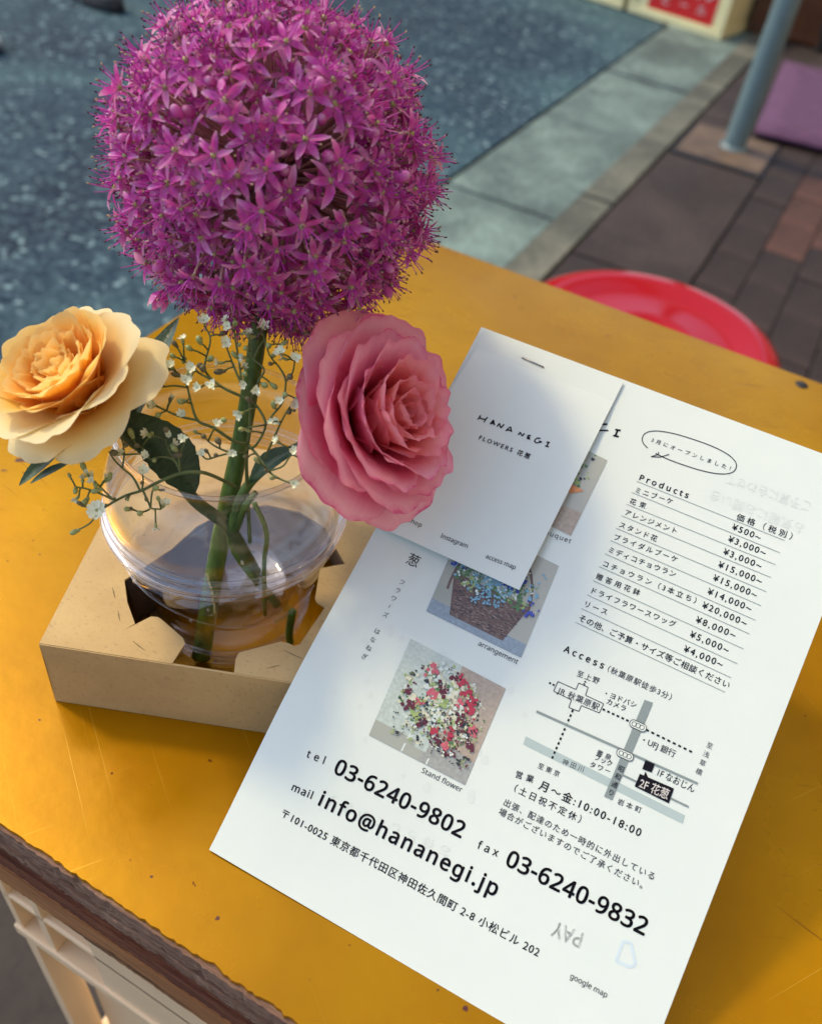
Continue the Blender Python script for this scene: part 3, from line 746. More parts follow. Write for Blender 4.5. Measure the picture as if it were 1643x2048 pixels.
# ------------------------------------------------------------------ yellow rose
def yellow_rose():
    ax = camdir(-.30, -.50, -.81); C = dep(176, 800, .270); fr = frame(ax, .4); g = random.Random(11)
    r = root('apricot_rose', C, 'apricot yellow rose with cream outer petals, left of the purple ball flower', 'rose')
    U = g.uniform
    for k in range(5):
        ph = k * 2 * math.pi / 5 + .2 + U(-.1, .1)
        part('petal', petal_mb(C, fr, ph, .0030, -.001, .0270 + U(-.002, .002), .0185, R(60), R(96), 1.1, .024, .0012, 4, U(0, 6), .15, U(-.002, .002), -.001, curl=R(45), notch=U(0, .05)), YEL_O, r)
    for k in range(7):
        ph = k * 2 * math.pi / 7 + .6 + U(-.15, .15)
        part('petal', petal_mb(C, fr, ph, .0035, .001, .0275 + U(-.002, .001), .0170, R(46), R(66), 1.0, .0180, .0010, 4, U(0, 6), .15, U(-.002, .002), 0, curl=R(34), notch=U(0, .05)), YEL_O, r)
    for k in range(8):
        ph = k * 2 * math.pi / 8 + U(-.2, .2)
        part('petal', petal_mb(C, fr, ph, .0035, .002, .0252 + U(-.0015, .001), .0140, R(38), R(44), 1.0, .0145, .0009, 4, U(0, 6), .16, U(-.0015, .0015), 0, curl=R(14), notch=U(0, .07)), YEL_I, r)
    for k in range(9):
        ph = k * 2 * math.pi / 9 + .3 + U(-.25, .25)
        part('petal', petal_mb(C, fr, ph, .0035, .003, .0222 + U(-.0015, .001), .0115, R(33), R(32), 1.0, .0115, .0009, 5, U(0, 6), .17, U(-.0015, .0015), 0, notch=U(0, .08)), YEL_I, r)
    for k in range(9):
        ph = k * 2 * math.pi / 9 + U(-.25, .25)
        part('petal', petal_mb(C, fr, ph, .0030, .003, .0190 + U(-.0015, .001), .0090, R(27), R(22), 1.0, .0085, .0009, 6, U(0, 6), .18, U(-.002, .002), 0, notch=U(0, .1)), YEL_I, r)
    for k in range(10):
        ph = k * 2 * math.pi / 10 + .3 + U(-.35, .35)
        part('petal', petal_mb(C + fr[0] * U(-.0015, .0015), fr, ph, .0022, .004, .0160 + U(-.002, .001), .0066, R(19), R(10), 1.0, .0058, .0010, 6, U(0, 6), .2, U(-.002, .002), 0, 12, 12, notch=U(0, .12)), YEL_I, r)
    for k in range(9):
        ph = U(0, 6.28); rr = U(.0003, .0022)
        part('petal', petal_mb(C + fr[0] * U(-.0015, .0015) + fr[1] * U(-.0015, .0015), fr, ph, rr, .005, .0130 + U(-.0025, .001), .0044, R(U(0, 16)), R(U(-6, 14)), 1.0, .0034, .0009, 7, U(0, 6), .25, U(-.002, .002), 0, 10, 10), YEL_I, r)
    # calyx and stem
    b = MB(); b.ball(C - ax * .0045, .0045, 0, 12, .0055, ax); part('calyx', b, STEMD, r)
    path = [C - ax * .008, dep(262, 880, .287), dep(335, 935, .295), dep(391, 1002, .302), dep(454, 1052, .310), dep(492, 1112, .320), dep(520, 1165, .335)]
    sm = smooth_path(path, 6); b = MB(); b.tube(sm, [.0019 + .0006 * i / len(sm) for i in range(len(sm))], 10); part('stem', b, STEMD, r)
    # leaves
    leaf(r, dep(392, 985, .292), dep(243, 822, .283), .0085, camdir(.5, -.2, -.8), .10)
    leaf(r, dep(262, 852, .286), dep(359, 634, .290), .0046, camdir(-.3, 0, -.9), .06)
    leaf(r, dep(120, 900, .276), dep(38, 972, .272), .0022, camdir(.2, -.5, -.8), .05, 'sepal')
    leaf(r, dep(140, 925, .274), dep(60, 968, .276), .0014, camdir(.2, -.5, -.8), .05, 'sepal')
    return r
def smooth_path(P, k=5):
    P = [Vector(p) for p in P]; out = []; n = len(P)
    for i in range(n - 1):
        p0, p1, p2, p3 = P[max(0, i - 1)], P[i], P[i + 1], P[min(n - 1, i + 2)]
        for j in range(k):
            t = j / k
            out.append(.5 * ((2 * p1) + (p2 - p0) * t + (2 * p0 - 5 * p1 + 4 * p2 - p3) * t * t + (3 * p1 - p0 - 3 * p2 + p3) * t ** 3))
    out.append(P[-1]); return out
_lm = NM('leaf_green'); _uv = _lm.n('ShaderNodeUVMap'); _mp = _lm.n('ShaderNodeMapping'); _lm.l(_uv.outputs[0], _mp.inputs[0]); _mp.inputs['Scale'].default_value = (3, 22, 1)
_n = _lm.noise(_mp.outputs[0], 1.5, 3, .5, 1.0); _lm.col(_lm.ramp(_n, [(.3, (.010, .040, .022)), (.7, (.030, .085, .035))])); _lm.rough(.42); _lm.bump(_n, .4, .0006); LEAF = _lm.m
def leaf(parent, A_, B_, w, nrm, sag=.08, name='leaf', mat=None):
    d = B_ - A_; L = d.length; t = d.normalized(); s = t.cross(nrm).normalized(); n = s.cross(t); b = MB()
    def fn(u, v):
        q = 2 * u - 1; ww = w * (math.sin(math.pi * v ** .85) ** .8 if 0 < v < 1 else 0)
        serr = 1 + .04 * math.sin(v * 60)
        return A_ + t * (L * v) + s * (q * ww * serr) + n * (sag * L * math.sin(math.pi * v) + abs(q) * ww * .35)
    b.grid(fn, 6, 24); part(name, b, mat or LEAF, parent)
yellow_rose()

# ------------------------------------------------------------------ pink rose
def pink_rose():
    ax = camdir(.72, -.10, -.68); C = dep(713, 847, .286); fr = frame(ax, .9); g = random.Random(5)
    r = root('pink_rose', C, 'large ruffled pink bloom leaning over the white card, right of the jar', 'rose')
    U, V, Wx = fr
    vdir = camdir(-.10, 1, 0)
    # stretch along the image-vertical direction: petals along that direction are longer
    def stretch(ph):
        d = U * math.cos(ph) + V * math.sin(ph); return abs(d.dot(vdir))
    Q = g.uniform
    def ring(n, off, jit, r0, z0, L, dL, W, a0, a1, Rc, ruf, kr, tip, mt, curl=0, nu=24, nv=18, nt=.05):
        for k in range(n):
            ph = k * 2 * math.pi / n + off + Q(-jit, jit); s_ = stretch(ph)
            part('petal', petal_mb(C, fr, ph, r0, z0, L + dL * s_ + Q(-.0008, .0008), W, R(a0 + Q(-3, 3)), R(a1 + Q(-3, 3)), 1.0, Rc, ruf, kr, Q(0, 6), tip, Q(-.003, .003), 0, nu, nv, curl=R(curl), notch=Q(0, nt)), mt, r)
    ring(6, .5, .05, .003, -.003, .0275, .0085, .0240, 52, 88, .034, .0011, 6, .10, PNK_O, 10)
    ring(6, .05, .12, .004, -.001, .0268, .0080, .0215, 44, 66, .026, .0013, 6, .10, PNK_O, 14)
    ring(6, .6, .15, .004, .000, .0262, .0070, .0190, 36, 50, .020, .0014, 7, .11, PNK_O, 16)
    ring(6, .2, .2, .004, .001, .0258, .0060, .0165, 30, 36, .0155, .0014, 7, .12, PNK_O, 10)
    ring(6, .8, .2, .003, .002, .0250, .0050, .0140, 23, 26, .0120, .0013, 7, .13, PNK_I, 6)
    ring(5, .3, .25, .0025, .003, .0235, .0040, .0115, 16, 17, .0092, .0012, 7, .15, PNK_I)
    ring(5, .9, .3, .0018, .004, .0215, .0025, .0085, 9, 9, .0066, .0010, 7, .17, PNK_I, 0, 14, 14)
    ring(4, .1, .3, .0010, .005, .0190, .001, .0060, 2, 6, .0045, .0009, 7, .2, PNK_I, 0, 12, 12)
    b = MB(); b.ball(C - ax * .0045, .0045, 0, 12, .006, ax); part('calyx', b, STEMD, r)
    path = [C - ax * .008, dep(640, 872, .296), dep(560, 915, .300), dep(498, 968, .302), dep(470, 1030, .306), dep(470, 1100, .318), dep(555, 1210, .335)]
    sm = smooth_path(path, 6); b = MB(); b.tube(sm, [.0017] * len(sm), 10); part('stem', b, STEMG, r)
    leaf(r, dep(500, 965, .299), dep(600, 895, .292), .0045, camdir(-.3, -.5, -.8), .08)
    b = MB(); b.tube([dep(470, 1060, .309), dep(490, 1010, .303), dep(512, 985, .300)], [.0016, .0014, .001], 8); part('side_shoot', b, STEMG, r)
    b = MB(); b.tube(smooth_path([dep(508, 1005, .300), dep(533, 1065, .305), dep(528, 1130, .318), dep(530, 1230, .335)], 5), [.0009] * 16, 7); part('side_shoot', b, STEMG, r)
    b = MB(); b.tube(smooth_path([dep(585, 1222, .33), dep(578, 1262, .338), dep(580, 1285, .343)], 5), [.0016] * 11, 7); part('side_shoot', b, STEMG, r)
pink_rose()

# ------------------------------------------------------------------ purple allium
AP = mat_petal('allium_petal', [(.0, (.90, .66, .80)), (.20, (.80, .22, .66)), (.50, (.76, .10, .62)), (.82, (.88, .34, .82)), (1, (.97, .74, .95))], .42, .34, rough=.22, isl=True)
_m = NM('allium_filament'); _m.col((.50, .035, .40)); _m.rough(.4); AF = _m.m
AANT = plain('allium_anther', (.055, .02, .05), .6)
AANTY = plain('allium_anther_pale', (.38, .27, .16), .6)
AOV = plain('allium_ovary', (.36, .42, .13), .4)
def floret_mb(seed, bud=False):
    g = random.Random(seed); b = MB()
    if bud:
        b.ball((0, 0, .002), .0019, 0, 8, .0030); b.tube([(0, 0, -.004), (0, 0, 0)], .0004, 5, 1); return b
    tilt0 = g.uniform(62, 84)
    for k in range(6):
        a = k * math.pi / 3 + g.uniform(-.12, .12); L = .0072 * g.uniform(.9, 1.1); w = .00104 * g.uniform(.85, 1.2)
        ti = R(tilt0 + g.uniform(-14, 14)); bend = g.uniform(-.2, .9); tw = g.uniform(-.5, .5)
        d = Vector((math.cos(a), math.sin(a), 0)); s = Vector((-d.y, d.x, 0))
        def fn(u, v, d=d, s=s, L=L, w=w, ti=ti, bend=bend, tw=tw):
            q = 2 * u - 1; al = ti + bend * v * .8; x = math.sin(al) * L * v; z = math.cos(al) * L * v
            ww = w * (math.sin(math.pi * (.10 + .86 * v)) ** .8)
            return d * x + s * (q * ww) + Vector((0, 0, z + abs(q) * ww * .55 + q * ww * tw + .0003))
        b.grid(fn, 2, 5, 0)
    for k in range(6):
        a = k * math.pi / 3 + .5 + g.uniform(-.2, .2); sp = R(g.uniform(10, 40)); L = .0078 * g.uniform(.75, 1.15)
        d = Vector((math.cos(a) * math.sin(sp), math.sin(a) * math.sin(sp), math.cos(sp)))
        e = d * L; mid = d * (L * .5) + Vector((math.cos(a), math.sin(a), 0)) * .0004
        b.tube([Vector((0, 0, .0003)), mid, e], [.00026, .00018, .00012], 4, 1, False)
        if g.random() < .9:
            b.ball(e + d * .0003, .00030, 2 if g.random() < .68 else 3, 5, .00060, (d + Vector((g.uniform(-.5, .5), g.uniform(-.5, .5), 0))).normalized())
    b.ball((0, 0, .0009), .00098, 4, 8, .0010)
    b.tube([(0, 0, .0018), (0, 0, .0042)], [.00015, .0001], 4, 1, False)
    b.tube([(0, 0, -.006), (0, 0, 0)], [.00032, .0005], 5, 5, False)
    return b
def allium():
    C = dep(554, 346, .280); Rr = .0602
    r = root('purple_allium', C, 'big purple ball of starry allium florets on a thick green stem', 'flower')
    mats = [AP, AF, AANT, AANTY, AOV, PED]
    var = [mesh_from(floret_mb(100 + i), 'floret', mats) for i in range(9)]
    budm = [mesh_from(floret_mb(5, True), 'floret_bud', [AP, PED])]
    n = 860; g = random.Random(2); items = []
    base = Rr - .0125
    for i in range(n):
        z = 1 - 2 * (i + .5) / n; ph = i * 2.399963 + g.uniform(-.25, .25); z = max(-1, min(1, z + g.uniform(-.02, .02)))
        d = Vector((math.sqrt(1 - z * z) * math.cos(ph), math.sqrt(1 - z * z) * math.sin(ph), z))
        up = d.z
        rad = base + g.uniform(-.0045, .0030)
        if i % 3 == 0: rad -= .006
        items.append((d, rad))
    tocam = (CAM - C).normalized()
    items.sort(key=lambda t: -t[0].dot(tocam))
    rest = MB(); ped = MB(); k = 0
    for i, (d, rad) in enumerate(items):
        ax = (d + Vector((g.uniform(-.36, .36), g.uniform(-.36, .36), g.uniform(-.36, .36)))).normalized()
        q = Vector((0, 0, 1)).rotation_difference(ax) @ Quaternion(Vector((0, 0, 1)), g.uniform(0, 6.28)); s = g.uniform(.80, 1.04)
        mt = Matrix.Translation(d * rad) @ q.to_matrix().to_4x4() @ Matrix.Scale(s, 4)
        bud = g.random() < .05
        if i < 298: inst('floret_bud' if bud else 'floret', budm[0] if bud else var[g.randint(0, 8)], r, mt)
        else:
            me = floret_mb(300 + i % 5); o = len(rest.v)
            for v, uv in zip(me.v, me.uv): rest.vert(C + mt @ Vector(v), uv)
            for f, m in zip(me.f, me.m): rest.face([o + x for x in f], m)
        ped.tube([C + d * .004, C + d * rad * .55 + Vector((0, 0, -.001)), C + mt @ Vector((0, 0, -.003))], [.0005, .00045, .0004], 4, 0, False)
    tag(part('floret_mass', rest, mats, r), kind='stuff')
    tag(part('pedicels', ped, [PED], r), kind='stuff')
    b = MB(); b.ball(C, .0060, 0, 12); part('head_core', b, STEMG, r)
    foot = onz(402, 1315, TZ + .004); path = [C + Vector((0, 0, -.004)), dep(512, 700, .292), dep(482, 880, .302), dep(455, 1010, .311), dep(428, 1150, .327), foot]
    sm = smooth_path(path, 8); b = MB(); b.tube(sm, [.0027 + .0010 * i / len(sm) for i in range(len(sm))], 16); part('stem', b, STEMG, r)
    # one drooping floret below the ball
    mt = Matrix.Translation(dep(326, 585, .275) - C) @ Vector((0, 0, 1)).rotation_difference(camdir(-.35, .95, -.2)).to_matrix().to_4x4()
    b = MB(); b.tube(smooth_path([C + (dep(365, 560, .278) - C) * .8, dep(352, 572, .276), dep(332, 588, .275)], 4), [.0003] * 9, 5, 0); part('pedicel', b, PED, r)
    b = MB()
    for k in range(6):
        a = k * math.pi / 3; d = Vector((math.cos(a), math.sin(a), 0)); s = Vector((-d.y, d.x, 0))
        b.grid(lambda u, v: C + mt @ (d * (.0024 * math.sin(math.pi * .5 * min(1, v * 1.6)) + .0003) + s * ((2 * u - 1) * .0014 * math.sin(math.pi * (.1 + .8 * v))) + Vector((0, 0, v * .0068 - .001))), 3, 6)
    part('floret', b, mats, r)
allium()

# ------------------------------------------------------------------ gypsophila
GW = plain('gypsophila_petal', (.74, .78, .58), .55, Subsurface_Weight=.0)
GG = plain('gypsophila_bud', (.30, .36, .14), .5, 300, .3)
GD = plain('gypsophila_bud_dark', (.14, .13, .07), .6, 300, .3)
def s7(x, y): return (230 + x / 3.353, 620 + y / 3.353)
def s1(x, y): return (x / 3.286, 560 + y / 3.286)
def gyps():
    g = random.Random(9)
    base = dep(497, 972, .300)
    def P(x, y, d=.270): return dep(*s7(x, y), d)
    r = root('gypsophila_spray', P(890, 1170, .297), "spray of tiny white baby's breath flowers and green buds spreading over the jar", 'flower')
    B = []
    def br(pts, w0, w1):
        sm = smooth_path(pts, 5); B.append(sm); b = MB()
        b.tube(sm, [(w0 + (w1 - w0) * i / (len(sm) - 1)) * .8 for i in range(len(sm))], 6); part('branch', b, TWIG, r)
    br([dep(500, 1085, .312), P(885, 1160, .300), P(882, 1000, .288), P(890, 900, .280), P(905, 760, .276), P(905, 610, .273)], .0009, .0006)
    br([P(905, 610, .273), P(850, 580, .272), P(740, 530), P(650, 470), P(560, 420), P(465, 345)], .0007, .0003)
    br([P(890, 900, .280), P(800, 880, .276), P(660, 790, .272), P(555, 740), P(505, 600), P(480, 500), P(430, 430), P(385, 400)], .0007, .0003)
    br([P(555, 740), P(430, 712), P(330, 668), P(285, 650)], .0005, .0003)
    br([P(485, 520), P(400, 508), P(320, 515), P(262, 510), P(215, 540)], .0004, .0003)
    br([P(905, 610, .273), P(850, 500), P(805, 400), P(770, 310), P(745, 240)], .0006, .0003)
    br([P(650, 470), P(600, 380), P(640, 200), P(600, 110)], .0005, .0003)
    br([P(850, 500), P(830, 330), P(805, 190), P(800, 110)], .0005, .0003)
    br([P(905, 610, .273), P(955, 650), P(1010, 770), P(950, 900, .275), P(900, 930, .28)], .0005, .0005)
    br([P(1010, 770), P(1060, 700), P(1120, 620), P(1145, 480), P(1105, 390), P(1035, 300), P(990, 150)], .0005, .0003)
    br([P(1145, 480), P(1190, 420), P(1205, 340)], .0004, .0003)
    br([P(930, 330), P(960, 260), P(1000, 200)], .0004, .0003)
    br([P(905, 610, .273), P(960, 480), P(1000, 400), P(930, 330), P(900, 250)], .0005, .0003)
    br([P(1000, 1000, .282), P(1060, 870, .276), P(1105, 770), P(1140, 700), P(1165, 660)], .0005, .0003)
    br([P(890, 900, .280), P(960, 980, .276), P(1030, 1080, .272), P(1100, 1130), P(1190, 1165)], .0006, .0003)
    br([P(1030, 1080, .272), P(1120, 1050), P(1160, 1000), P(1190, 950)], .0004, .0003)
    br([P(810, 1185, .298), P(640, 1105, .275), P(540, 1085, .270), P(440, 1095), P(300, 1150), P(180, 1210), P(60, 1250), P(-90, 1340), P(-130, 1400)], .0008, .0004)
    br([P(440, 1095), P(400, 1010), P(320, 985), P(240, 1000)], .0005, .0003)
    br([P(440, 1095), P(430, 1000), P(445, 940), P(480, 870)], .0004, .0003)
    br([P(400, 1010), P(345, 900), P(345, 820)], .0004, .0003)
    br([P(170, 1215), P(120, 1120), P(50, 1060), P(0, 1010), P(-40, 950)], .0005, .0003)
    br([P(50, 1060), P(62, 960), P(45, 860), P(20, 830)], .0004, .0003)
    br([P(62, 970), P(150, 965), P(190, 960), P(180, 920), P(140, 905)], .0004, .0003)
    br([P(180, 1210), P(190, 1150), P(185, 1100)], .0004, .0003)
    br([P(190, 1215), P(225, 1290), P(245, 1330), P(310, 1335)], .0005, .0003)
    br([P(235, 1335), P(180, 1355), P(110, 1335)], .0004, .0003)
    br([P(240, 1320), P(245, 1250), P(255, 1200)], .0004, .0003)
    br([P(890, 950, .280), P(800, 955, .276), P(740, 945), P(650, 900), P(600, 850)], .0005, .0003)
    br([P(785, 955), P(690, 980), P(620, 1000), P(588, 980)], .0004, .0003)
    def Q(x, y): return dep(*s1(x, y), .268)
    br([P(0, 1262), Q(740, 1440), Q(650, 1400), Q(560, 1370), Q(500, 1362)], .0005, .0003)
    br([Q(740, 1440), Q(690, 1390), Q(640, 1340), Q(600, 1310)], .0004, .0003)
    br([Q(700, 1470), Q(640, 1540), Q(590, 1600), Q(520, 1640)], .0004, .0003)
    pts = [p for s in B for p in s]
    def near(q): return min(pts, key=lambda p: (p - q).length)
    bm = []
    for mt in (GG, GD):
        b = MB(); b.ball((0, 0, .0012), .00085, 0, 8, .0014); b.ball((0, 0, -.0001), .00060, 0, 6, .0006); bm.append(mesh_from(b, 'bud', [mt]))
    fm = []
    for sd in range(4):
        q = random.Random(sd); b = MB(); b.ball((0, 0, .0007), .0007, 1, 8, .0013)
        for k in range(7):
            a = k * 2 * math.pi / 7 + q.uniform(-.25, .25); L = .0019 * q.uniform(.8, 1.2); up = q.uniform(.1, .9); d = Vector((math.cos(a), math.sin(a), 0)); s = Vector((-d.y, d.x, 0))
            b.grid(lambda u, v: d * (L * v * math.cos(up * v)) + s * ((2 * u - 1) * .00062 * math.sin(math.pi * (.15 + .75 * v))) + Vector((0, 0, .0016 + L * v * math.sin(up * v) + .0003 * abs(2 * u - 1))), 2, 4, 0)
        fm.append(mesh_from(b, 'tiny_flower', [GW, GG]))
    def place(nm, me, q, sc_=1.0, ax=None, depth=None):
        n0 = near(q); d = ((q - n0).normalized() + Vector((g.uniform(-.3, .3), g.uniform(-.3, .3), .25)) + camdir(0, 0, -1) * g.uniform(0, .5)).normalized() if ax is None else ax
        if (q - n0).length > .0004:
            b = MB(); b.tube([n0, n0.lerp(q, .6) + Vector((0, 0, .0003)), q], [.0003, .00028, .0003], 5); part('pedicel', b, TWIG, r)
        rot = Vector((0, 0, 1)).rotation_difference(d).to_matrix().to_4x4()
        inst(nm, me, r, Matrix.Translation(q - r.location) @ rot @ Matrix.Rotation(g.uniform(0, 6), 4, 'Z') @ Matrix.Scale(sc_, 4))
    F = [(458, 225), (740, 235), (765, 120), (990, 120), (600, 90), (720, 355), (878, 320), (1120, 295), (385, 385), (520, 390), (475, 475), (245, 495), (302, 495), (570, 520), (665, 515), (860, 500), (940, 535), (270, 640), (1105, 612), (455, 710), (855, 692), (680, 772), (1100, 755), (1105, 895), (235, 845), (465, 862), (220, 985), (585, 972), (785, 958), (185, 1090), (318, 1322), (1200, 948), (1200, 1165), (1215, 330), (1190, 640)]
    Bd = [(415, 235), (575, 210), (800, 90), (635, 325), (400, 305), (460, 335), (340, 405), (435, 430), (490, 420), (580, 370), (935, 165), (880, 250), (1115, 220), (1030, 235), (990, 490), (860, 425), (820, 310), (185, 570), (450, 612), (215, 530), (345, 800), (410, 930), (390, 965), (20, 830), (70, 900), (15, 955), (110, 640), (595, 840), (700, 880), (720, 735), (865, 790), (915, 605), (1070, 640), (1165, 672), (960, 1010), (90, 1330), (175, 1355), (262, 1190), (1045, 485), (1170, 440), (120, 840), (590, 395), (510, 255), (245, 640), (730, 400), (150, 905), (1060, 1120), (300, 690), (1140, 560)]
    for x, y in F: place('tiny_flower', fm[g.randint(0, 3)], dep(*s7(x, y), g.uniform(.262, .270)), g.uniform(.8, 1.05))
    for x, y in Bd:
        place('bud', bm[0] if g.random() < .62 else bm[1], dep(*s7(x, y + 10), g.uniform(.263, .272)), g.uniform(.9, 1.25))
    for x, y in ((515, 1645), (500, 1365), (705, 1305), (700, 1320), (625, 1330), (660, 1375), (560, 1250), (575, 1440)): place('bud', bm[0], dep(*s1(x, y), .268), g.uniform(.9, 1.3))
    for x, y in ((520, 1420), (545, 1330), (600, 1310)): place('tiny_flower', fm[1], dep(*s1(x, y), .268), .8)
    for k in range(46):
        sB = B[g.randint(1, len(B) - 1)]; p = sB[g.randint(len(sB) // 2, len(sB) - 1)]
        q = p + camdir(g.uniform(-1, 1), g.uniform(-1, .5), g.uniform(-.6, .2)) * g.uniform(.0035, .0065)
        if g.random() < .35: place('tiny_flower', fm[g.randint(0, 3)], q, g.uniform(.55, .85))
        else: place('bud', bm[0] if g.random() < .5 else bm[1], q, g.uniform(.55, .9))
    # the one wide open flower
    q = dep(*s1(640, 1515), .266); b = MB(); ax = camdir(-.1, -.25, -.95)
    big = MB(); big.ball((0, 0, .0), .0007, 1, 8, .0008)
    for k in range(9):
        a = k * 2 * math.pi / 9; d = Vector((math.cos(a), math.sin(a), 0)); s = Vector((-d.y, d.x, 0))
        big.grid(lambda u, v: d * (.0031 * v) + s * ((2 * u - 1) * .00098 * math.sin(math.pi * (.12 + .70 * v))) + Vector((0, 0, .0008 * v + .0003 * abs(2 * u - 1) + .0002 * (k % 2))), 3, 5, 0)
    me = mesh_from(big, 'open_flower', [GW, GG]); place('open_flower', me, q, 1.0, ax)
gyps()

# ------------------------------------------------------------------ flyer and card
RF = Matrix(((.99962, -.02202, .0166), (.02746, .85009, -.52592), (-.00253, .52618, .85037))); TF = Vector((-.09718, .27734, -.17732 + CAMZ))
_q = [(957, 655), (1757, 952), (1271, 2196), (420, 1700.6)]; _P = [(0, 0), (.148, 0), (.148, .210), (0, .210)]
_A = []
for (X, Y), (x, y) in zip(_P, _q): _A += [[X, Y, 1, 0, 0, 0, -x * X, -x * Y, -x], [0, 0, 0, X, Y, 1, -y * X, -y * Y, -y]]
HI = np.linalg.inv(np.linalg.svd(np.array(_A, float))[2][-1].reshape(3, 3))
def uv(px, py):
    p = HI @ np.array([px, py, 1.0]); return Vector((p[0] / p[2], p[1] / p[2]))
def F(u, v, h=0.0):
    bump = .0052 * math.exp(-((u + .0) / .050) ** 2 - ((v - .150) / .045) ** 2) + .0012 * math.sin(v * 21) * (v / .21) ** .5 * (1 - v / .21)
    return TF + RF @ Vector((u, -v, h + bump))
fl = root('flower_shop_flyer', F(.074, .21), 'white printed flyer leaning against the box, with prices, a map and large phone numbers', 'flyer')
W_, H_ = .148, .210
b = MB(); b.grid(lambda u, v: F(u * W_, v * H_, 0), 74, 105, 0, True); part('sheet', b, PAPER, fl, solid=.00012, smooth=False)
HT = .00022
LX = None
def text(s, a, c, cap, bold=0.004, mat=INK, h=HT, parent=None, name='printed_text', mirror=False, cjk=False, fnF=F):
    A_, B_ = uv(*a), uv(*c); d = B_ - A_; L = d.length; d.normalize(); n = Vector((d.y, -d.x))
    mb = MB(); size = cap / .733 if not cjk else cap / .86
    def fn(x, y):
        p = A_ + d * x + n * y; return fnF(p.x, p.y, h)
    add_text(mb, s, fn, size, L, bold, 0, mirror); return part(name, mb, mat, parent or fl, smooth=False)
c5 = lambda x, y: (420 + x / 2.833, 1480 + y / 2.833)
c6 = lambda x, y: (900 + x / 2.833, 1640 + y / 2.833)
c3 = lambda x, y: (980 + x / 3.286, 1280 + y / 3.286)
c2 = lambda x, y: (1080 + x / 2.918, 820 + y / 2.918)
c4 = lambda x, y: (680 + x / 3.286, 1060 + y / 3.286)
k1 = lambda x, y: (700 + x / 2.934, 640 + y / 2.934)
text('tel', c5(555, 107), c5(652, 147), .0026, .012)
text('03-6240-9802', c5(702, 192), c5(1420, 562), .0052, .024)
text('mail', c5(466, 290), c5(580, 342), .0026, .014)
text('info@hananegi.jp', c5(612, 370), c5(1615, 890), .0050, .024)
text('〒101-0025 東京都千代田区神田佐久間町 2-8 小松ビル 202', c5(402, 433), c6(500, 775), .0024, .008)
text('fax', c6(152, 165), c6(268, 215), .0026, .012)
text('03-6240-9832', c6(308, 257), c6(1100, 657), .0052, .024)
text('google map', c6(680, 893), c6(890, 1005), .0017, .004, INKG)
text('Access', c3(478, 92), c3(738, 207), .0023, .024)
text('（秋葉原駅徒歩3分）', c3(735, 206), c3(1185, 412), .0021, .005, INKG, cjk=True)
text('至上野', c3(563, 250), c3(710, 305), .0020, .005, INKG, cjk=True)
text('・ヨドバシ', c3(735, 375), c3(955, 462), .0019, .006, INK, cjk=True)
text('カメラ', c3(757, 430), c3(885, 485), .0019, .006, INK, cjk=True)
text('JR 秋葉原駅', c3(440, 362), c3(708, 478), .0019, .005, INKG)
text('・UFJ 銀行', c3(980, 680), c3(1212, 785), .0019, .005, INKG)
text('書泉', c3(695, 765), c3(790, 805), .0018, .005, INKG, cjk=True)
text('ブック', c3(680, 795), c3(795, 845), .0018, .006, INK, cjk=True)
text('タワー', c3(650, 842), c3(785, 895), .0018, .006, INK, cjk=True)
text('神田川', c3(470, 825), c3(610, 880), .0018, .005, INKG, cjk=True)
text('至東京', c3(308, 850), c3(450, 912), .0018, .005, INKG, cjk=True)
text('岩本町', c3(835, 1085), c3(990, 1148), .0018, .005, INKG, cjk=True)
text('1F なおじん', c3(1088, 898), c3(1338, 1015), .0021, .004, INK)
text('営業', c3(160, 910), c3(280, 950), .0022, .008, cjk=True)
text('月～金:10:00-18:00', c3(315, 985), c3(985, 1303), .0025, .014)
text('（土日祝不定休）', c3(118, 985), c3(590, 1212), .0024, .006, cjk=True)
text('出張、配達のため一時的に外出している', c3(82, 1090), c3(1075, 1585), .0022, .005, INKG, cjk=True)
text('場合がございますのでご了承ください。', c3(52, 1150), c3(1000, 1640), .0022, .005, INKG, cjk=True)
text('3月にオープンしました！', c2(643, 195), c2(1110, 365), .0016, .006, INK, cjk=True)
text('Products', c2(570, 420), c2(860, 530), .0022, .024)
text('価格（税別）', c2(1143, 652), c2(1470, 772), .0024, .006, INK, cjk=True)
rows = [('ミニブーケ', (545, 492), (768, 565), '¥500~', (1118, 712), (1283, 778)), ('花束', (514, 557), (610, 590), '¥3,000~', (1095, 783), (1313, 868)),
        ('アレンジメント', (484, 622), (790, 738), '¥3,000~', (1066, 857), (1288, 945)), ('スタンド花', (452, 695), (675, 784), '¥15,000~', (1036, 933), (1290, 1035)),
        ('ブライダルブーケ', (420, 767), (795, 905), '¥15,000~', (1006, 1010), (1260, 1115)), ('ミディコチョウラン', (388, 842), (785, 992), '¥14,000~', (973, 1090), (1228, 1195)),
        ('コチョウラン（3本立ち）', (354, 922), (905, 1145), '¥20,000~', (942, 1170), (1200, 1280)), ('贈答用花鉢', (318, 998), (575, 1100), '¥8,000~', (905, 1255), (1135, 1350)),
        ('ドライフラワースワッグ', (283, 1078), (785, 1285), '¥5,000~', (870, 1340), (1095, 1437)), ('リース', (247, 1158), (383, 1212), '¥4,000~', (834, 1425), (1060, 1520))]
for a, p0, p1, pr2, q0, q1 in rows:
    text(a, c2(*p0), c2(*p1), .0021, .006, INK, cjk=True)
    text(pr2, c2(*q0), c2(*q1), .0023, .010, INK)
text('その他、ご予算・サイズ等ご相談ください', c2(216, 1240), c2(1100, 1640), .0023, .006, INK, cjk=True)
text('bouquet', c2(-8, 728), c2(170, 795), .0018, .004, INKG)
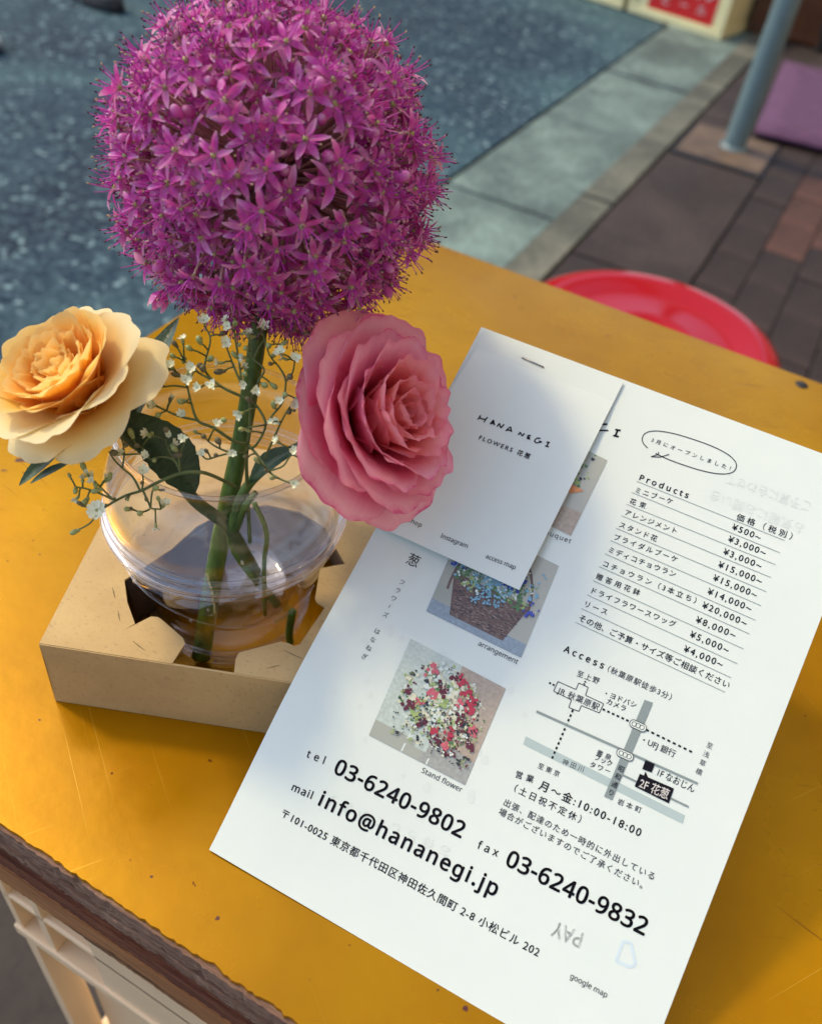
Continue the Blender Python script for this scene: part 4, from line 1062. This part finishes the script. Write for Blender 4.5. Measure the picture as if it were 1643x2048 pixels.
text('arrangement', c4(898, 775), c4(1158, 900), .0018, .004, INKG)
text('Stand flower', c4(532, 1603), c4(795, 1735), .0018, .004, INKG)
def strip(mb, a, c, w, fnF=F, h=HT, seg=14, conv=True):
    A_, B_ = (uv(*a), uv(*c)) if conv else (a, c); d = (B_ - A_).normalized(); n = Vector((d.y, -d.x)) * w / 2
    pr = None
    for i in range(seg + 1):
        p = A_.lerp(B_, i / seg); x = mb.vert(fnF(p.x + n.x, p.y + n.y, h)); y = mb.vert(fnF(p.x - n.x, p.y - n.y, h))
        if pr: mb.face((pr[0], pr[1], y, x))
        pr = (x, y)
def quad(name, pts, mat, h=HT, parent=None, n=8, conv=c3):
    U = [uv(*conv(*p)) for p in pts]; mb = MB()
    def fn(u, v):
        p = U[0].lerp(U[1], u).lerp(U[3].lerp(U[2], u), v); return F(p.x, p.y, h)
    mb.grid(fn, n, n, 0, True); return part(name, mb, mat, parent or fl, smooth=False)
def vis(ox, oy):   # vertical text, one glyph after another, upright on the page
    pass
def vtext(s, a, c, cap, mat=INK, h=HT, bold=0, name='printed_text'):
    A_, B_ = uv(*a), uv(*c); mb = MB()
    for i, ch in enumerate(s):
        if ch == ' ': continue
        p = A_.lerp(B_, i / max(1, len(s) - 1)); size = cap / .86
        if ch == 'ー':
            strip(mb, Vector((p.x + cap * .5, p.y - cap * .75)), Vector((p.x + cap * .5, p.y - cap * .1)), cap * .09, h=h, conv=False, seg=3); continue
        add_text(mb, ch, lambda x, y, p=p: F(p.x + x, p.y - y, h), size, None, bold)
    return part(name, mb, mat, fl, smooth=False)
vtext('フラワーズ はなねぎ', c4(375, 372), c4(140, 862), .0019, INKG)
vtext('葱', c4(418, 232), c4(418, 232), .0042, INK)
vtext('昭和通り', c3(835, 865), c3(770, 1020), .0018, INK, HT + .0003)
vtext('至浅草橋', c3(1418, 715), c3(1348, 885), .0018, INKG)
# rules of the price list
mb = MB()
for (l0, l1), (r0, r1) in zip(((560, 430), (530, 495), (500, 565), (470, 632), (438, 705), (407, 778), (373, 855), (340, 930), (305, 1012), (270, 1095), (237, 1175), (203, 1255)), ((1430, 778), (1403, 850), (1377, 920), (1350, 995), (1322, 1078), (1292, 1160), (1260, 1245), (1225, 1325), (1190, 1412), (1153, 1498), (1118, 1580), (1080, 1663))):
    strip(mb, c2(l0, l1), c2(r0, r1), .00018)
part('rule_lines', mb, INKM, fl, smooth=False)
# speech bubble
mb = MB(); e0 = uv(*c2(597, 165)); e1 = uv(*c2(1147, 350)); cc = (e0 + e1) / 2 + Vector((0, .0002)); hx = (e1 - e0) / 2; hy = Vector((-hx.y, hx.x)).normalized() * .0052
pts = [cc + hx * math.copysign(abs(math.cos(t)) ** .8, math.cos(t)) + hy * math.copysign(abs(math.sin(t)) ** .85, math.sin(t)) for t in [2 * math.pi * k / 64 for k in range(65)]]
for k in range(64):
    if 22 <= k % 64 <= 24: continue
    strip(mb, pts[k], pts[k + 1], .0003, conv=False, seg=1)
tl = [uv(*c2(690, 258)), uv(*c2(688, 272)), uv(*c2(645, 286)), uv(*c2(700, 288)), uv(*c2(752, 272))]
for k in range(4): strip(mb, tl[k], tl[k + 1], .0003, conv=False, seg=1)
part('speech_bubble', mb, INK, fl, smooth=False)
# the access map
quad('map_river', ((232, 648), (1283, 1165), (1268, 1218), (217, 700)), INKL, HT - .00004)
quad('map_avenue', ((1015, 410), (1070, 430), (803, 1063), (750, 1040)), INKM, HT + .0001, n=6)
mb = MB(); strip(mb, c3(303, 485), c3(1366, 958), .00075, h=HT + .00005); strip(mb, c3(870, 900), c3(1307, 1110), .0006, h=HT + .00005); part('map_street', mb, INKM, fl, smooth=False)
mb = MB()
def dash(a, c, n, w=.0006, f=.52):
    A_, B_ = uv(*c3(*a)), uv(*c3(*c))
    for i in range(n): strip(mb, A_.lerp(B_, i / n), A_.lerp(B_, (i + f) / n), w, conv=False, seg=1, h=HT + .00005)
dash((385, 298), (432, 320), 2); dash((738, 470), (925, 555), 6); dash((1025, 605), (1345, 760), 9); dash((543, 475), (400, 808), 11); dash((625, 288), (612, 316), 2)
part('map_railway', mb, INK, fl, smooth=False)
mb = MB(); J = [uv(*c3(*p)) for p in ((443, 290), (562, 342), (580, 300), (643, 327), (625, 380), (745, 435), (717, 495), (598, 447), (582, 485), (515, 460), (533, 410), (415, 352))]
for k in range(12): strip(mb, J[k], J[(k + 1) % 12], .00022, conv=False, seg=2)
part('map_station', mb, INK, fl, smooth=False)
def capsule(cx_, cy_):
    a, c = uv(*c3(cx_ - 54, cy_ - 24)), uv(*c3(cx_ + 54, cy_ + 24)); d = (c - a).normalized(); L = (c - a).length; n = Vector((-d.y, d.x)); rr = .00125; m_ = (a + c) / 2
    mb = MB(); ring = []
    for k in range(28):
        t = 2 * math.pi * k / 28; ex = (L / 2 - rr) * (1 if math.cos(t) > 0 else -1); ring.append(m_ + d * (ex + rr * math.cos(t)) + n * rr * math.sin(t))
    mb.face([mb.vert(F(p.x, p.y, HT + .00018)) for p in ring][::-1]); part('map_capsule', mb, PAPER, fl, smooth=False)
    mb = MB()
    for k in range(28): strip(mb, ring[k], ring[(k + 1) % 28], .0002, conv=False, seg=1, h=HT + .00024)
    for q in (-1, 0, 1):
        o_ = m_ + d * q * .0013; rg = [o_ + (d * math.cos(t) + n * math.sin(t)) * .00072 for t in [2 * math.pi * k / 16 for k in range(17)]]
        for k in range(16): strip(mb, rg[k], rg[k + 1], .00017, conv=False, seg=1, h=HT + .00024)
    part('map_capsule_outline', mb, INK, fl, smooth=False)
capsule(972, 580); capsule(887, 770)
quad('map_square', ((1022, 803), (1084, 830), (1063, 885), (1001, 862)), INK, HT + .0001, n=2)
quad('map_callout', ((985, 893), (1210, 990), (1176, 1086), (951, 975)), INK, HT + .0001, n=4)
mb = MB(); mb.face([mb.vert(F(*uv(*c3(*p)), HT + .00012)) for p in ((1022, 878), (1008, 915), (1045, 928))][::-1]); part('map_pointer', mb, INK, fl, smooth=False)
text('2F 花葱', c3(975, 975), c3(1165, 1058), .0026, .012, INKW, HT + .0002)
# faint print showing through from the back
text('PAY', c6(770, 650), c6(600, 575), .0046, .02, GHOST, HT - .00006)
for s, a, c in (('ご予算に合わせて', (1600, 560), (1100, 390)), ('お気軽にお問い合', (1560, 690), (1000, 480))):
    text(s, c2(*a), c2(*c), .0040, 0, GHOST, HT - .00006, cjk=True)
for s, a, c in (('お待ちしています', (760, 640), (540, 560)),):
    text(s, (905, 1700), (660, 1590), .0036, 0, GHOST, HT - .00006, cjk=True)
gg = random.Random(4)
mb = MB()
for k in range(26):
    x, y = gg.uniform(.012, .075), gg.uniform(.115, .165); rr = gg.uniform(.0007, .0013)
    mb.face([mb.vert(F(x + rr * math.cos(t) * (1 - .3 * math.sin(t)), y - rr * 1.3 * math.sin(t), HT - .00008)) for t in [2 * math.pi * q / 12 for q in range(12)]][::-1])
part('show_through_drops', mb, GHOST, fl, smooth=False)
mb = MB(); U = [uv(*c6(*p)) for p in ((985, 690), (1030, 700), (1055, 820), (1025, 835), (945, 800))]
for k in range(5): strip(mb, U[k], U[(k + 1) % 5], .0009, conv=False, seg=2, h=HT - .00006)
part('show_through_mark', mb, plain('pale_blue_ink', (.52, .66, .74), .6), fl, smooth=False)

# printed photographs: flat colour patches on the sheet
def pm(name, c): return plain(name, (c[0] * .78, c[1] * .88, c[2] * .92), .5, 900, .18)
PBG = NM('photo_wall_print'); _c = PBG.coord(); PBG.col(PBG.ramp(PBG.noise(_c, 12, 3), [(.3, (.28, .33, .30)), (.7, (.38, .41, .37))])); PBG.rough(.5); PBG = PBG.m
PBG2 = pm('photo_pink_wall', (.46, .36, .29)); PBG3 = pm('photo_pale_wall', (.55, .60, .55)); PFL = pm('photo_floor', (.30, .36, .42)); PFL2 = pm('photo_grey_floor', (.38, .37, .35))
PW = pm('photo_white', (.72, .76, .70)); PGR = pm('photo_green', (.10, .22, .09)); PGL = pm('photo_leaf_light', (.36, .46, .16)); PDK = pm('photo_dark', (.02, .03, .04))
PBL = pm('photo_blue', (.05, .08, .42)); PLB = pm('photo_light_blue', (.22, .45, .60)); PBK = pm('photo_wicker', (.16, .10, .09)); PBK2 = pm('photo_wicker_light', (.32, .24, .21))
PRE = pm('photo_crimson', (.48, .03, .07)); PPK = pm('photo_rose', (.62, .12, .16)); PMA = pm('photo_maroon', (.12, .012, .035)); POR = pm('photo_orange', (.75, .28, .10)); PCR = pm('photo_cream', (.70, .66, .50))
PM = [PBG, PBG2, PBG3, PFL, PFL2, PW, PGR, PGL, PDK, PBL, PLB, PBK, PBK2, PRE, PPK, PMA, POR, PCR]
IX = {m.name: i for i, m in enumerate(PM)}
class Pic:
    def __init__(s, TL, TR, BR, BL):
        s.c = [uv(*p) for p in (TL, TR, BR, BL)]; s.mb = MB(); s.h = HT; s.g = random.Random(8)
    def P(s, x, y): return s.c[0].lerp(s.c[1], x).lerp(s.c[3].lerp(s.c[2], x), y)
    def quad(s, pts, m, n=14):
        s.h += .000016; q = [Vector(p) for p in pts]
        def fn(u, v):
            p = q[0].lerp(q[1], u).lerp(q[3].lerp(q[2], u), v); w = s.P(p.x, p.y); return F(w.x, w.y, s.h)
        s.mb.grid(fn, n, n, IX[m.name], True)
    def star(s, x, y, r, m, n=5, ir=.45, asp=1.0):
        for _ in range(3): s.star1(x + s.g.gauss(0, r * .55), y + s.g.gauss(0, r * .55), r * s.g.uniform(.35, .62), m, s.g.randint(3, 5), s.g.uniform(.5, .8), asp)
    def star1(s, x, y, r, m, n=5, ir=.45, asp=1.0):
        if not (0.01 < x < .99 and .01 < y < .99): return
        s.h += .0000004; a0 = s.g.uniform(0, 6.28); pts = []
        for k in range(2 * n):
            rr = r * (1 if k % 2 == 0 else ir) * s.g.uniform(.8, 1.15); a = a0 + math.pi * k / n
            w = s.P(min(.995, max(.005, x + rr * math.cos(a) * asp)), min(.995, max(.005, y + rr * math.sin(a)))); pts.append(s.mb.vert(F(w.x, w.y, s.h)))
        c = s.P(x, y); ci = s.mb.vert(F(c.x, c.y, s.h))
        for k in range(2 * n): s.mb.face((pts[(k + 1) % (2 * n)], pts[k], ci), IX[m.name])
    def line(s, x0, y0, x1, y1, w, m):
        s.h += .0000005; a, c = s.P(x0, y0), s.P(x1, y1); d = (c - a).normalized(); n = Vector((d.y, -d.x)) * w / 2
        s.mb.face([s.mb.vert(F(p.x, p.y, s.h)) for p in (a + n, c + n, c - n, a - n)][::-1], IX[m.name])
    def done(s, name='printed_photo'): return part(name, s.mb, PM, fl, smooth=False)
# blue flower basket
pc = Pic((926, 1045), c4(1432, 255), c4(1185, 858), c4(562, 555)); g = pc.g
pc.quad(((0, 0), (1, 0), (1, 1), (0, 1)), PBG); pc.quad(((0, .86), (1, .86), (1, 1), (0, 1)), PFL)
for k in range(22):
    a = math.pi * k / 21; a2 = math.pi * (k + 1) / 21
    pc.line(.5 + .40 * math.cos(a), .62 - .60 * math.sin(a), .5 + .40 * math.cos(a2), .62 - .60 * math.sin(a2), .0009, PBK)
pc.quad(((.10, .52), (.90, .52), (.78, .93), (.22, .93)), PBK)
for k in range(340):
    y = g.uniform(.54, .92); xx = g.uniform(.12 + .10 * (y - .52) / .4, .88 - .10 * (y - .52) / .4); pc.line(xx, y, xx + .028, y + g.uniform(-.006, .006), .00022, PBK2 if g.random() < .6 else PDK)
for k in range(90): pc.star(g.uniform(.12, .88), g.uniform(.30, .58), g.uniform(.02, .045), PGR if g.random() < .7 else PGL)
for k in range(210): pc.star(g.gauss(.5, .22), g.gauss(.42, .10), g.uniform(.014, .030), PLB if g.random() < .7 else PW)
for k in range(60):
    cx_, cy_ = g.choice(((.42, .26), (.30, .38), (.62, .34), (.72, .33), (.10, .42), (.92, .56), (.60, .40))); pc.star(g.gauss(cx_, .035), g.gauss(cy_, .035), g.uniform(.02, .04), PBL, 6)
for k in range(26): pc.star(g.uniform(.35, .60), g.uniform(.52, .70), g.uniform(.018, .030), PLB)
pc.done()
# stand flower
pc = Pic((820.6, 1284.6), c4(1085, 1060), c4(820, 1687), c4(197, 1365)); g = pc.g
pc.quad(((0, 0), (1, 0), (1, 1), (0, 1)), PBG3); pc.quad(((.55, 0), (1, 0), (1, 1), (.62, 1)), PBG2); pc.quad(((0, .84), (.62, .84), (.62, 1), (0, 1)), PBG); pc.quad(((.50, .70), (1, .78), (1, 1), (.52, 1)), PFL2)
pc.quad(((.40, .62), (.58, .62), (.55, .90), (.44, .90)), PBG3)
pc.line(.36, .62, .34, .995, .0006, PW); pc.line(.60, .62, .60, .995, .0006, PW); pc.line(.40, .80, .34, .86, .0005, PW)
for k in range(260):
    a = g.uniform(0, 6.28); q = math.sqrt(g.random()) * g.uniform(.85, 1.15); pc.star(.52 + .42 * q * math.cos(a), .44 + .36 * q * math.sin(a) + .05 * math.cos(a), g.uniform(.015, .04), g.choice((PGR, PDK, PGL, PW, PCR, PMA)))
for k in range(70): pc.star(g.gauss(.50, .13), g.gauss(.36, .14), g.uniform(.03, .06), g.choice((PW, PCR, PCR, PGL)), 6, .5)
for x, y, m_ in ((.33, .16, PPK), (.52, .14, PMA), (.60, .15, PRE), (.70, .20, PRE), (.78, .26, PRE), (.80, .36, PRE), (.66, .33, PPK), (.40, .36, PPK), (.50, .30, PMA), (.32, .50, PPK), (.24, .58, PMA), (.86, .52, PPK), (.54, .68, PRE), (.70, .62, PRE), (.70, .74, PPK), (.60, .75, PMA), (.40, .66, PMA), (.18, .46, PMA), (.92, .66, PMA), (.78, .80, PMA), (.72, .47, PMA)):
    for q in range(4): pc.star(x + g.uniform(-.02, .02), y + g.uniform(-.02, .02), g.uniform(.030, .052), m_, 7, .6)
for k in range(110): pc.star(g.uniform(.12, .96), g.uniform(.45, .88), g.uniform(.012, .028), g.choice((PDK, PDK, PMA, PW, PGL)))
pc.done()
# bouquet, mostly under the card
pc = Pic((1023, 830), k1(1505, 838), k1(1290, 1283), (950, 985)); g = pc.g
pc.quad(((0, 0), (1, 0), (1, 1), (0, 1)), PBG); pc.quad(((.55, .75), (1, .70), (1, 1), (.50, 1)), PBG2)
pc.quad(((.30, .50), (.86, .42), (.60, .88), (.42, .86)), PFL); pc.quad(((.45, .52), (.88, .50), (.62, .72), (.50, .78)), PW)
for k in range(120): pc.star(g.gauss(.62, .12), g.gauss(.33, .12), g.uniform(.02, .05), g.choice((PGR, PGR, PDK, PGL)))
for k in range(26): pc.star(g.gauss(.66, .06), g.gauss(.20, .05), g.uniform(.03, .05), PBL, 6)
pc.quad(((.74, .44), (.93, .46), (.82, .56), (.70, .53)), POR); pc.done()

# big handwritten name on the flyer, only the end shows
def strokes(mb, ss, conv, w, h, fnF=F):
    for st in ss:
        for k in range(len(st) - 1): strip(mb, uv(*conv(*st[k])), uv(*conv(*st[k + 1])), w * (1.0 if k % 2 == 0 else .8), fnF, h, 2, False)
mb = MB(); strokes(mb, [[(1504, 622), (1470, 625), (1445, 645), (1452, 660), (1510, 660)], [(1550, 655), (1583, 660)], [(1566, 658), (1552, 690)], [(1538, 690), (1572, 697)]], k1, .0007, HT)
part('handwritten_name', mb, INK, fl, smooth=False)

# business card stapled on the flyer
def FC(u, v, h=0.0):
    return F(u, v, .0011 + .0025 * (1 - math.exp(-max(0, v - .010) / .03)) * 1.0 + h)
cu0, cv0 = uv(970, 664); cu1, cv1 = uv(1245, 769); cu2, cv2 = uv(1037, 1190); cu3, cv3 = uv(737, 1055)
CQ = [Vector((cu0, cv0)), Vector((cu1, cv1)), Vector((cu2, cv2)), Vector((cu3, cv3))]
cd = root('shop_card', FC(CQ[0].x, CQ[0].y), 'small white shop card stapled on the upper left of the flyer, handwritten shop name', 'card')
b = MB()
def cfn(u, v):
    p = CQ[0].lerp(CQ[1], u).lerp(CQ[3].lerp(CQ[2], u), v); return FC(p.x, p.y)
b.grid(cfn, 36, 60, 0, True); part('card_sheet', b, PAPER, cd, solid=.00025, smooth=False)
CH = .00026
text('FLOWERS 花葱', k1(742, 728), k1(1042, 845), .0017, .020, INK, CH, cd, fnF=FC)
text('web shop', k1(255, 1180), k1(412, 1250), .0017, .006, INK, CH, cd, fnF=FC)
text('Instagram', k1(525, 1308), k1(682, 1371), .0017, .006, INK, CH, cd, fnF=FC)
text('access map', k1(788, 1427), k1(962, 1495), .0017, .006, INK, CH, cd, fnF=FC)
mb = MB()
strokes(mb, [[(756, 587), (747, 602), (738, 614)], [(797, 598), (785, 612), (776, 630)], [(747, 603), (786, 613)],
             [(812, 640), (832, 614), (838, 646)], [(820, 632), (836, 637)], [(817, 638), (833, 626)],
             [(852, 654), (868, 634), (874, 662), (895, 640)],
             [(905, 681), (915, 668), (932, 654), (938, 686)], [(912, 672), (936, 678)],
             [(978, 703), (990, 687), (1000, 710), (1014, 694)],
             [(1052, 706), (1034, 706), (1030, 724), (1048, 728)], [(1031, 716), (1047, 718)],
             [(1108, 723), (1088, 721), (1072, 737), (1082, 750), (1116, 745)], [(1100, 738), (1116, 745)],
             [(1144, 744), (1164, 748)], [(1154, 747), (1147, 769)], [(1136, 767), (1157, 773)]], k1, .00052, CH, FC)
part('handwritten_name', mb, INK, cd, smooth=False)
p0, p1 = uv(*k1(997, 236)), uv(*k1(1125, 293)); b = MB()
b.tube([FC(p0.x, p0.y, .0), FC(p0.x, p0.y, .0005), FC(p1.x, p1.y, .0005), FC(p1.x, p1.y, .0)], .00024, 6); part('staple', b, STEEL, cd)
